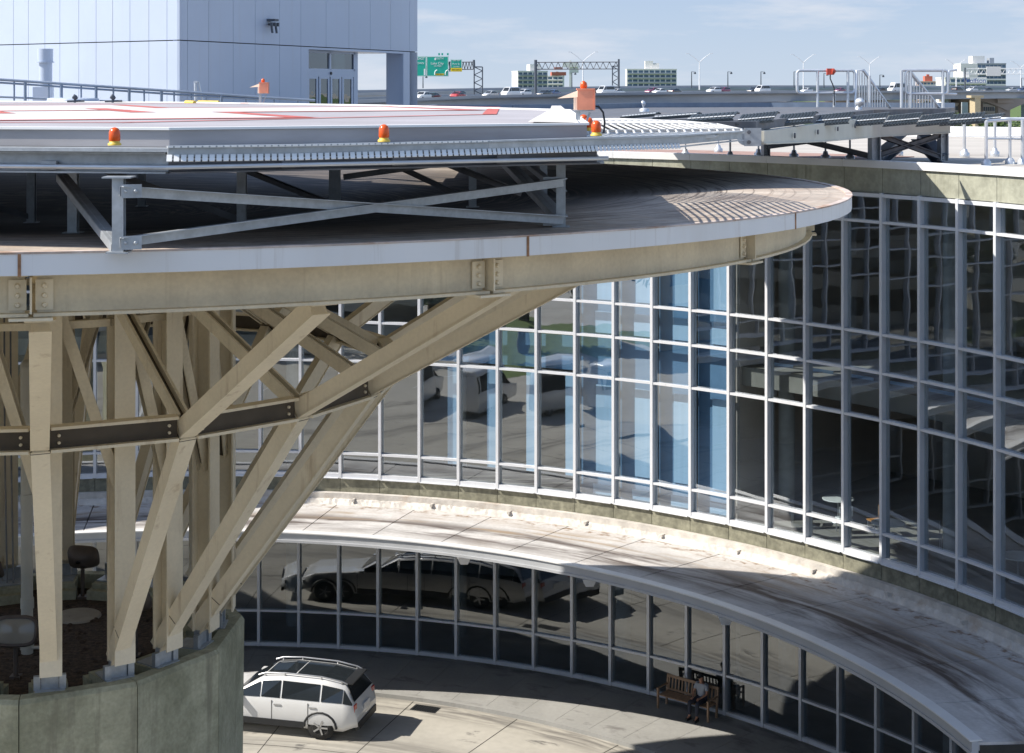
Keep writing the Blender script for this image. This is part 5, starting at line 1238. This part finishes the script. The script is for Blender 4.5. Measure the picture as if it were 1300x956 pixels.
# lamps
def ylamp(px, Z, yb, yt, label, first=[None]):
    b = P(px, yb, Z); h_ = (yb-yt)/F*Z
    t = thing('highway_lamp', label, 'street lamp', b, 'pale double-armed highway lamps')
    m = MB(); m.tube([b, b+Vector((0, 0, h_*0.78))], [0.22, 0.14], 8); m.build('pole', M_lamp, t)
    for sg in (-1, 1):
        m = MB(); m.tube([b+Vector((0, 0, h_*0.76)), b+Vector((sg*h_*0.13, 0, h_*0.88)), b+Vector((sg*h_*0.3, 0, h_))], [0.14, 0.12, 0.09], 6); m.box(b+Vector((sg*h_*0.33, 0, h_)), (0.9, 0.35, 0.2)); m.build('arm', M_lamp, t)
for px, yb, yt, Z, lb in ((740, 118, 66, 470, 'pale double-armed lamp standing behind the sign gantry'), (888, 114, 68, 520, 'pale double-armed lamp right of the balcony block'), (1020, 113, 69, 560, 'pale double-armed lamp above the first guard rail loop'), (1104, 112, 72, 590, 'pale double-armed lamp above the first stair rail'),
                          (1214, 112, 76, 620, 'pale double-armed lamp in front of the white apartment tower'), (1296, 112, 78, 640, 'pale double-armed lamp at the right edge of the picture')): ylamp(px, Z, yb, yt, lb)
def dlamp(px, Z, yb, yt, label):
    b = P(px, yb, Z); h_ = (yb-yt)/F*Z; t = thing('dark_street_lamp', label, 'street lamp', b, 'dark single-headed lamps on the far viaduct')
    m = MB(); m.tube([b, b+Vector((0, 0, h_))], [0.25, 0.17], 8); m.tube([b+Vector((0, 0, h_)), b+Vector((1.2, 0, h_-0.1))], 0.1, 6); m.build('pole', M_dpole, t)
    m = MB(); m.lathe(b+Vector((1.4, 0, h_-1.0)), [(0.5, 0), (0.55, 0.4), (0.3, 0.9), (0.1, 1.0)], 10); m.build('lamp_head', M_dpole, t)
for px, yt, lb in ((537, 96, 'dark street lamp below the left part of the green sign'), (726, 92, 'dark street lamp right of the orange-topped building'), (878, 91, 'dark street lamp just left of the second double-armed lamp'), (924, 91, 'dark street lamp above the white and dark red cars'), (966, 91, 'dark street lamp above the white van in mid viaduct'),
                   (1008, 91, 'dark street lamp touching the left side of the first guard rail'), (1046, 93, 'dark street lamp seen inside the first guard rail loop'), (1117, 95, 'dark street lamp between the two stair rails'), (1297, 99, 'dark street lamp at the far right')): dlamp(px, 700, 112, yt, lb)
# sign gantries
def truss(m, a, b, hh, n, r=0.12):
    a = Vector(a); b = Vector(b); up = Vector((0, 0, hh))
    m.tube([a, b], r, 5); m.tube([a+up, b+up], r, 5)
    for k in range(n):
        p, q = a.lerp(b, k/n), a.lerp(b, (k+1)/n); mid = p.lerp(q, 0.5)
        m.tube([p, mid+up], r*0.7, 4); m.tube([mid+up, q], r*0.7, 4)
def ladder(m, p0, p1, w_, n, r=0.16):
    p0 = Vector(p0); p1 = Vector(p1); o = Vector((w_, 0, 0)); m.tube([p0, p1], r, 6); m.tube([p0+o, p1+o], r, 6)
    for k in range(n):
        a, b = p0.lerp(p1, k/n), p0.lerp(p1, (k+1)/n)
        m.tube([a, b+o] if k % 2 else [a+o, b], r*0.6, 4)
    m.tube([p1, p1+o], r*0.8, 4)
def text_obj(s_, loc, size, mt, parent, ext=0.02, name='lettering'):
    cu = bpy.data.curves.new(name, 'FONT'); cu.body = s_; cu.size = size; cu.extrude = ext; cu.align_x = 'CENTER'; cu.align_y = 'CENTER'
    o = bpy.data.objects.new(name, cu); COL.objects.link(o); o.location = loc; o.rotation_euler = (rad(90), 0, 0)
    bpy.context.view_layer.update()
    me = bpy.data.meshes.new_from_object(o); n_ = bpy.data.objects.new(name, me); COL.objects.link(n_)
    me.transform(o.matrix_world); me.transform(Matrix.Translation(-parent.location)); me.materials.clear(); me.materials.append(mt)
    n_.parent = parent; bpy.data.objects.remove(o); bpy.data.curves.remove(cu); return n_
GZ = 385
G1 = thing('sign_gantry', 'dark lattice gantry leg carrying green and yellow highway signs', 'sign gantry', P(601, 120, GZ))
m = MB(); ladder(m, P(602, 120, GZ), P(602, 85, GZ), 10.5/F*GZ, 7); m.tube([P(602, 86, GZ), P(601.6, 76, GZ)], 0.3, 6); m.build('leg', M_dpole, G1)
m = MB(); truss(m, P(505, 89, GZ+0.6), P(601, 88, GZ+0.6), 1.7, 26); m.build('truss', M_galv_d, G1)
def sign(px0, px1, py0, py1, name, label, mt, Z=GZ-0.3, parent=None, border=True):
    a = P(px0, py1, Z); b = P(px1, py0, Z)
    t = thing(name, label, 'road sign', ((a.x+b.x)/2, Z, a.z))
    m = MB(); m.box(((a.x+b.x)/2, Z, (a.z+b.z)/2), (b.x-a.x, 0.12, b.z-a.z)); m.build('panel', mt, t)
    if border:
        m = MB(); w_ = 0.09
        for zz in (a.z+w_, b.z-w_): m.box(((a.x+b.x)/2, Z-0.07, zz), (b.x-a.x-0.12, 0.02, w_))
        for xx in (a.x+w_, b.x-w_): m.box((xx, Z-0.07, (a.z+b.z)/2), (w_, 0.02, b.z-a.z-0.3))
        m.build('border', M_white, t)
    return t
s1 = sign(500, 541.2, 71.5, 97, 'highway_sign', 'left half of the large green highway sign, partly behind the penthouse', M_green)
u = GZ/F
for s_, px, py, sz in (('EAST', 534.5, 74.5, 1.9), ('DOWNTOWN', 527, 80.3, 1.5)): text_obj(s_, P(px, py, GZ-0.39), sz*u*1.0*5.0/1.9 if 0 else sz*0.42, M_white, s1)
m = MB(); m.box(P(539, 91.5, GZ-0.4), (0.32, 0.03, 1.5)); m.build('arrow', M_white, s1)
s2 = sign(541.5, 569.5, 71.5, 97, 'highway_sign', 'right half of the large green highway sign with curved arrows and yellow plate', M_green)
for s_, px, py, sz in (('SOUTH', 557.5, 74.3, 0.62), ('Lake City', 555, 80.5, 0.78), ('1/2 MILE', 555.5, 83.8, 0.5)): text_obj(s_, P(px, py, GZ-0.39), sz, M_white, s2)
m = MB(); m.box(P(552.5, 75, GZ-0.4), (0.34, 0.03, 0.45)); m.build('route_shield', M_white, s2)
m = MB(); m.box(P(558.3, 94.5, GZ-0.38), (1.95, 0.03, 0.42)); m.build('exit_only_plate', M_yel2, s2)
text_obj('EXIT ONLY', P(558.3, 94.5, GZ-0.42), 0.36, M_black, s2)
for px, nm in ((552, 1), (565.5, 1)):
    m = MB(); m.tube([P(px, 95, GZ-0.4), P(px, 92, GZ-0.4), P(px+1, 90, GZ-0.4), P(px+3, 88.8, GZ-0.4)], 0.12, 6); m.build('arrow', M_white, s2)
for px in (557.5, 561.5, 568.5): m = MB(); m.box(P(px, 68.8, GZ-0.3), (0.4, 0.1, 0.5)); m.build('exit_tab', M_green, s2)
s3 = sign(572, 586.5, 75.5, 91, 'highway_sign', 'small green highway sign with a yellow lower plate beside the gantry leg', M_green)
for s_, px, py, sz in (('EXIT 351', 579.3, 77.0, 0.42), ('Park St', 579, 81.2, 0.58), ('1/4 MILE', 579.5, 84.6, 0.4)): text_obj(s_, P(px, py, GZ-0.39), sz, M_white, s3)
m = MB(); m.box(P(579.3, 88.6, GZ-0.38), (2.62, 0.03, 0.85)); m.build('yellow_plate', M_yel2, s3); text_obj('EXIT ONLY', P(579.3, 88.6, GZ-0.42), 0.42, M_black, s3)
m = MB(); m.tube([P(571, 78, GZ), P(571, 91, GZ)], 0.15, 6); m.build('hanger', M_dpole, s3)
G2 = thing('sign_gantry', 'wide lattice sign gantry spanning the lanes in front of a white sign', 'sign gantry', P(680, 120, 455))
m = MB(); m.tube([P(680, 120, 455), P(680, 76, 455)], 0.42, 8); ladder(m, P(777.5, 119, 455), P(777.5, 84, 455), 8/F*455, 7, 0.17); m.tube([P(785.5, 119, 455), P(785.5, 75, 455)], 0.3, 6); m.build('leg', M_dpole, G2)
m = MB(); truss(m, P(680, 88, 455), P(786, 87.5, 455), 1.9, 13, 0.13); m.build('truss', M_galv_d, G2)
G3 = thing('sign_gantry', 'pale lattice gantry at the far right carrying a blank sign back', 'sign gantry', P(1225, 113, 600))
m = MB(); m.tube([P(1225, 113, 600), P(1225, 86, 600)], 0.3, 6); m.build('leg', M_dpole, G3)
m = MB(); truss(m, P(1225, 94, 600), P(1320, 94, 600), 1.9, 14, 0.11); m.build('truss', M_lamp, G3)
m = MB(); m.box(P(1261.5, 90.5, 599), (18/F*600, 0.3, 12/F*600)); m.build('sign_back', M_bwhite, G3)

# ------------------------------------------------------------------ far buildings
def block(name, label, px0, px1, ytop, Z, fl, bays, dep=18, rot=0.0, wall=M_bwhite, face=None, floors=None, ybase=None):
    a = P(px0, ytop, Z); b = P(px1, ytop, Z); w_ = b.x-a.x; cx = (a.x+b.x)/2; H = a.z+0.13
    t = thing(name, label, 'building', (cx, Z+dep/2, -0.13)); R = Matrix.Rotation(rot, 3, 'Z')
    q = lambda x, y, z: Vector((cx, Z+dep/2, -0.13))+R @ Vector((x, y, z))
    m = MB(); m.box(q(0, 0, H/2), (w_, dep, H), rot); m.build('wall', wall, t)
    fh = 3.1; m = MB(); m2 = MB()
    nfl = int(H/fh)
    for k in range(nfl-fl, nfl):
        z = H-(nfl-k)*fh+1.5
        for j in range(bays):
            x = -w_/2+(j+0.5)*w_/bays
            m.box(q(x, -dep/2-0.02, z+0.2), (w_/bays*0.78, 0.1, 1.7), rot)
        m2.box(q(0, -dep/2-0.55, z-0.95), (w_*0.96, 1.1, 0.9), rot)
    m.build('windows', M_bglass, t); m2.build('balcony', face or wall, t)
    m = MB(); m.box(q(0, 0, H+0.3), (w_+0.4, dep+0.4, 0.6), rot); m.box(q(w_*0.08, 0, H+2.0), (w_*0.16, dep*0.4, 3.4), rot); m.build('roof', wall, t)
    return t, q, H, w_
t, q, H, w_ = block('apartment_block', 'stepped white apartment block left of the sign gantry', 653, 692, 91, 1200, 6, 6, 18, 0.25, M_bwhite, M_bgrey)
m = MB(); m.box(q(3, 0, H+3), (8, 8, 5), 0.3); m.build('roof_housing', M_bwhite, t)
t, q, H, w_ = block('office_block', 'small white block with an orange-red roof frame right of the stepped apartments', 696, 716, 97, 1250, 4, 3, 12, -0.1, M_bwhite, M_bwhite)
m = MB(); m.box(q(2, -3, H+2), (11, 8, 2.6), 0.1); m.box(q(2, -3, H+6), (6, 6, 2.0), 0.1); m.build('red_crown', mat('red_crown', (0.5, 0.15, 0.10), 0.7), t)
m = MB(); m.box(P(724, 82, 900), (19/F*900, 0.5, 7/F*900)); m.box(P(729, 88, 900.6), (11/F*900, 0.5, 9/F*900)); m.box(P(724, 100, 901), (1.2, 0.8, 20)); 
tag(m.build('billboard', M_bwhite), 'plain white billboard back standing behind the sign gantry', 'billboard')
t, q, H, w_ = block('balcony_block', 'grey balcony apartment block in the middle of the skyline', 796, 859, 88.5, 1150, 7, 9, 16, 0.0, M_bwhite, M_bgrey)
m = MB(); m.box(q(-1.5, 0, H+3.4), (5.5, 6, 5.5)); m.box(q(3.5, 1, H+2.6), (4, 6, 4)); m.build('roof_housing', M_bwhite, t)
t, q, H, w_ = block('white_tower', 'white apartment tower with a blank side wall at the far right', 1241, 1277, 81.5, 950, 10, 7, 14, 0.0, M_bgrey, M_bwhite)
m = MB(); m.box(q(-w_/2-4.8, 1, H/2), (9.6, 16, H+0.8)); m.box(q(-w_/2+2.0, 2, H+2.2), (7, 8, 5.2)); m.build('side_wall', M_bwhite, t)
t, q, H, w_ = block('hospital_wing', 'low white hospital wing with a long window strip left of the white tower', 1200, 1252, 99.5, 900, 2, 8, 20, 0.0, M_bwhite, M_bwhite)
m = MB(); m.box(q(7, -10.4, H-1.6), (9, 0.3, 3.2)); m.build('sign_panel', M_white, t)
text_obj('Wolfson', P(1237, 102.5, 895), 3.6, mat('sign_blue', (0.05, 0.09, 0.4), 0.5), t)
t, q, H, w_ = block('terracotta_block', 'small pale block with terracotta roof details behind the second guard rail', 1168, 1190, 104, 1300, 2, 5, 14, 0.0, mat('terra_wall', (0.62, 0.45, 0.37), 0.8), M_bwhite)
m = MB(); m.box(q(1, 0, H+2.6), (6, 6, 4)); m.box(q(1, 0, H+5), (2, 2, 2)); m.build('red_crown', mat('red_crown', (0.5, 0.15, 0.10), 0.7), t)
for px0, px1, yt, Z, lb in ((1198, 1216, 133, 640, 'low white arcaded building seen under the left viaduct arch'), (1243, 1262, 134, 650, 'low white building with dark windows seen under the middle arch'), (1165, 1200, 160, 470, 'low terracotta shopping block seen through the louvres')):
    t, q, H, w_ = block('low_building', lb, px0, px1, yt, Z, 2 if Z > 500 else 1, 7, 10, 0, M_bwhite if Z > 500 else mat('terra_wall2', (0.45, 0.2, 0.13), 0.8), M_bwhite)

# ------------------------------------------------------------------ trees
def tree(loc, h, r, label, nclump=34, mm=M_leaf):
    l = Vector(loc); t = thing('tree', label, 'tree', loc, 'trees below the viaduct and round the forecourt')
    m = MB(); m.tube([l, l+Vector((0.1, 0, h*0.35)), l+Vector((0, 0.1, h*0.75))], [r*0.09, r*0.07, r*0.03], 8)
    for k in range(5):
        a = k*1.26; m.tube([l+Vector((0, 0, h*(0.35+0.06*k))), l+Vector((cos(a)*r*0.6, sin(a)*r*0.6, h*(0.6+0.05*k)))], [r*0.04, r*0.015], 6)
    m.build('trunk', M_bark, t)
    m = MB(); rnd = random.Random(int(abs(l.x*13+l.y*7)))
    for k in range(nclump):
        a = rnd.uniform(0, 2*pi); e = rnd.uniform(-0.6, 1); rr = r*(0.35+0.6*rnd.random())*math.sqrt(max(0.05, 1-e*e*0.8))
        c = l+Vector((cos(a)*rr, sin(a)*rr, h*0.64+e*h*0.3)); s_ = r*rnd.uniform(0.18, 0.34)
        for j in range(34):
            d = Vector((rnd.gauss(0, 1), rnd.gauss(0, 1), rnd.gauss(0, 0.8))).normalized()*s_*rnd.uniform(0.5, 1.15)
            p = c+d; u_ = Vector((rnd.gauss(0, 1), rnd.gauss(0, 1), rnd.gauss(0, 1))).normalized(); v_ = u_.cross(Vector((rnd.gauss(0, 1), rnd.gauss(0, 1), rnd.gauss(0, 1)))).normalized()
            z_ = r*0.07; m.add([p-u_*z_, p+v_*z_*0.8, p+u_*z_, p-v_*z_*0.8], [(0, 1, 2, 3)])
    m.build('crown', mm, t, fix=False)
for px, Z, h, r, lb in ((1275, 520, 10, 7, 'green tree right of the big viaduct pier'), (1296, 500, 9, 6, 'green tree at the right edge below the viaduct'), (1205, 560, 12, 7, 'green tree under the left viaduct arch'), (1160, 640, 16, 8, 'tree top between the stair balusters'), (1222, 500, 8, 5, 'low tree beside the pale yellow pier'), (1250, 540, 9, 5, 'small tree right of the pale yellow pier')):
    tree((P(px, 120, Z).x, Z, -0.13), h, r, lb, 22)
for x, y, h, r, lb in ((-52, 12, 11, 4.5, 'shade tree on the lawn left of the buses'), (-46, 4, 10, 4, 'shade tree on the lawn near the parking garage'), (-62, 20, 13, 5, 'tall shade tree at the back of the lawn'), (-58, 4, 11, 4.5, 'shade tree at the far corner of the lawn')):
    tree((x, y, -0.12), h, r, lb, 34)

# ------------------------------------------------------------------ parking garage behind the viewer
G = thing('parking_garage', 'open concrete parking garage with long horizontal parapets on the near side', 'building', (0, -14, 0))
m = MB()
for k in range(6):
    z = 0.1+k*3.1; m.box((0, -13.2, z), (120, 26, 0.3)); m.box((0, -0.35, z+0.6), (120, 0.25, 1.1))
m.build('deck', mat('garage_concrete', (0.5, 0.47, 0.4), 0.9, var=0.1, scale=0.4), G)
m = MB()
for k in range(14): m.box((-58+k*9, -0.9, 7.8), (0.6, 0.7, 15.6)); m.box((-58+k*9, -20, 7.8), (0.6, 0.7, 15.6))
m.box((0, -26.3, 7.8), (120, 0.3, 15.6)); m.build('column', M_conc, G)
m = MB()
FBx = [(-50, 20), (-90, -40)]
t = thing('forecourt_building', 'pale three-storey building on the far side of the forecourt', 'building', (-75, 40, 0))
m.box((-78, 42, 5), (20, 40, 10)); m.build('wall', mat('sand_wall', (0.55, 0.48, 0.36), 0.9, var=0.1, scale=0.3), t)
m = MB()
for k in range(3):
    for j in range(9): m.box((-67.97, 25+j*4.2, 2+k*3.2), (0.1, 2.6, 1.7))
m.build('windows', M_bglass, t)

# ------------------------------------------------------------------ bench and seated person
bi_ = 9.3; ba = fa(bi_); bx, by = fpt(25.85, bi_)
def bl(x, y, z): # local bench frame: x along bench (to the viewer's right), y towards glass
    ux = Vector((sin(ba), -cos(ba), 0)); uy = Vector((cos(ba), sin(ba), 0)); return Vector((bx, by, 0))+ux*x+uy*y+Vector((0, 0, z))
bn = thing('park_bench', 'slatted brown wooden bench standing with its back to the lower glass', 'bench', (bx, by, 0))
ux = Vector((sin(ba), -cos(ba), 0)); uy = Vector((cos(ba), sin(ba), 0))
m = MB()
for k in range(6): m.beam(bl(-0.95, -0.22+k*0.09, 0.45), bl(0.95, -0.22+k*0.09, 0.45), 0.07, 0.03)
m.build('seat', M_wood, bn)
m = MB(); m.beam(bl(-0.98, 0.33, 0.93), bl(0.98, 0.33, 0.93), 0.04, 0.09); m.beam(bl(-0.95, 0.28, 0.52), bl(0.95, 0.28, 0.52), 0.03, 0.07)
for k in range(15): x = -0.9+k*0.128; m.beam(bl(x, 0.28, 0.55), bl(x, 0.33, 0.9), 0.05, 0.018, uy)
m.build('backrest', M_wood, bn)
for sx in (-1, 1):
    m = MB(); m.beam(bl(sx*0.97, 0.24, 0), bl(sx*0.97, 0.35, 0.98), 0.06, 0.06, uy); m.build('leg', M_wood, bn)
    m = MB(); m.beam(bl(sx*0.97, -0.25, 0), bl(sx*0.97, -0.25, 0.64), 0.06, 0.06, uy); m.build('leg', M_wood, bn)
    m = MB(); m.beam(bl(sx*0.97, -0.29, 0.66), bl(sx*0.97, 0.3, 0.68), 0.07, 0.03); m.build('armrest', M_wood, bn)

def skin_mesh(name, pts, edges, radii, mt, parent, lv=2, root=0):
    o = Vector((0, 0, 0)); q_ = parent
    while q_ is not None: o = o+q_.location; q_ = q_.parent
    me = bpy.data.meshes.new(name); me.from_pydata([tuple(Vector(p)-o) for p in pts], edges, []); ob = bpy.data.objects.new(name, me); COL.objects.link(ob)
    sk = ob.modifiers.new('s', 'SKIN'); ss = ob.modifiers.new('u', 'SUBSURF'); ss.levels = lv; ss.render_levels = lv
    for i, r in enumerate(radii):
        v_ = me.skin_vertices[0].data[i]; v_.radius = r if isinstance(r, tuple) else (r, r); v_.use_root = (i == root)
    dg = bpy.context.evaluated_depsgraph_get(); me2 = bpy.data.meshes.new_from_object(ob.evaluated_get(dg)); bpy.data.objects.remove(ob)
    ob = bpy.data.objects.new(name, me2); COL.objects.link(ob); me2.materials.clear(); me2.materials.append(mt)
    for p in me2.polygons: p.use_smooth = True
    ob.parent = parent; return ob
px_ = 0.5
pr_ = thing('person', 'person in a grey shirt and black cap sitting on the wooden bench', 'person', (bx, by, 0))
b_ = lambda x, y, z: bl(px_+x, y, z)
V_ = []; E_ = []; R_ = []
def nd_(p, r, par=None):
    V_.append(p); R_.append(r)
    if par is not None: E_.append((par, len(V_)-1))
    return len(V_)-1
pel = nd_(b_(0, 0.08, 0.56), 0.125); ab = nd_(b_(0, 0.12, 0.72), 0.12, pel); ch = nd_(b_(0, 0.12, 0.93), 0.135, ab); nk0 = nd_(b_(0, 0.10, 1.06), 0.075, ch); nk = nd_(b_(0, 0.07, 1.13), 0.05, nk0)
hd1 = nd_(b_(0, 0.05, 1.20), 0.075, nk); hd2 = nd_(b_(0, 0.055, 1.29), 0.085, hd1); hd3 = nd_(b_(0, 0.06, 1.35), 0.06, hd2)
for s_ in (-1, 1):
    sh_ = nd_(b_(s_*0.18, 0.11, 1.02), 0.06, ch); el = nd_(b_(s_*0.25, 0.03, 0.78), 0.042, sh_); wr_ = nd_(b_(s_*0.15, -0.18, 0.68), 0.028, el); pm = nd_(b_(s_*0.12, -0.26, 0.665), (0.034, 0.018), wr_)
    for f_ in range(4):
        k1 = nd_(b_(s_*(0.145-0.022*f_), -0.31-0.008*(1.5-abs(f_-1.5)), 0.655), 0.0095, pm); nd_(b_(s_*(0.145-0.022*f_), -0.345-0.01*(1.5-abs(f_-1.5)), 0.632), 0.0085, k1)
    k1 = nd_(b_(s_*0.075, -0.24, 0.672), 0.011, pm); nd_(b_(s_*0.062, -0.275, 0.662), 0.0095, k1)
    hp = nd_(b_(s_*0.10, 0.02, 0.545), 0.085, pel); kn = nd_(b_(s_*0.15, -0.40, 0.535), 0.062, hp); ak = nd_(b_(s_*0.14, -0.40, 0.11), 0.04, kn); nd_(b_(s_*0.15, -0.53, 0.05), 0.035, ak)
body = skin_mesh('body', V_, E_, R_, M_skin, pr_, 2)
m = MB()   # face features
for s_ in (-1, 1): m.lathe(b_(s_*0.03, -0.018, 1.265), [(0.011, 0), (0.008, 0.008)], 8, 0, -uy)
m.build('eyes', M_black, pr_)
m = MB(); m.add([b_(-0.012, -0.02, 1.235), b_(0.012, -0.02, 1.235), b_(0, -0.052, 1.238), b_(0, -0.02, 1.275)], [(0, 1, 2), (0, 2, 3), (1, 3, 2), (0, 3, 1)], 0); m.box(b_(0, -0.02, 1.208), (0.04, 0.012, 0.008), ba-pi/2); m.build('nose_and_mouth', M_skin, pr_)
V_ = []; E_ = []; R_ = []
pel = nd_(b_(0, 0.085, 0.58), 0.145); ab = nd_(b_(0, 0.12, 0.72), 0.145, pel); ch = nd_(b_(0, 0.12, 0.92), 0.155, ab); ct = nd_(b_(0, 0.10, 1.04), 0.095, ch)
for s_ in (-1, 1):
    sh_ = nd_(b_(s_*0.18, 0.11, 1.02), 0.078, ch); el = nd_(b_(s_*0.235, 0.05, 0.84), 0.062, sh_)
skin_mesh('shirt', V_, E_, R_, M_shirt, pr_, 2)
V_ = []; E_ = []; R_ = []
pel = nd_(b_(0, 0.08, 0.56), 0.14)
for s_ in (-1, 1): hp = nd_(b_(s_*0.10, 0.02, 0.55), 0.10, pel); kn = nd_(b_(s_*0.15, -0.40, 0.54), 0.078, hp); nd_(b_(s_*0.14, -0.40, 0.14), 0.06, kn)
skin_mesh('trousers', V_, E_, R_, M_pants, pr_, 2)
m = MB(); m.lathe(b_(0, 0.06, 1.285), [(0.098, 0), (0.10, 0.04), (0.085, 0.085), (0.05, 0.11), (0.005, 0.115)], 18); c = b_(0, -0.075, 1.295)
m.hexa([b_(-0.07, -0.02, 1.285), b_(0.07, -0.02, 1.285), b_(0.05, -0.13, 1.27), b_(-0.05, -0.13, 1.27), b_(-0.07, -0.02, 1.30), b_(0.07, -0.02, 1.30), b_(0.05, -0.13, 1.282), b_(-0.05, -0.13, 1.282)]); m.build('cap', M_cap, pr_)
for s_ in (-1, 1): m = MB(); m.hexa([b_(s_*0.15-0.045, -0.60, 0.0), b_(s_*0.15+0.045, -0.60, 0.0), b_(s_*0.15+0.045, -0.34, 0.0), b_(s_*0.15-0.045, -0.34, 0.0), b_(s_*0.15-0.04, -0.59, 0.06), b_(s_*0.15+0.04, -0.59, 0.06), b_(s_*0.15+0.045, -0.34, 0.11), b_(s_*0.15-0.045, -0.34, 0.11)]); m.build('shoe', M_black, pr_)
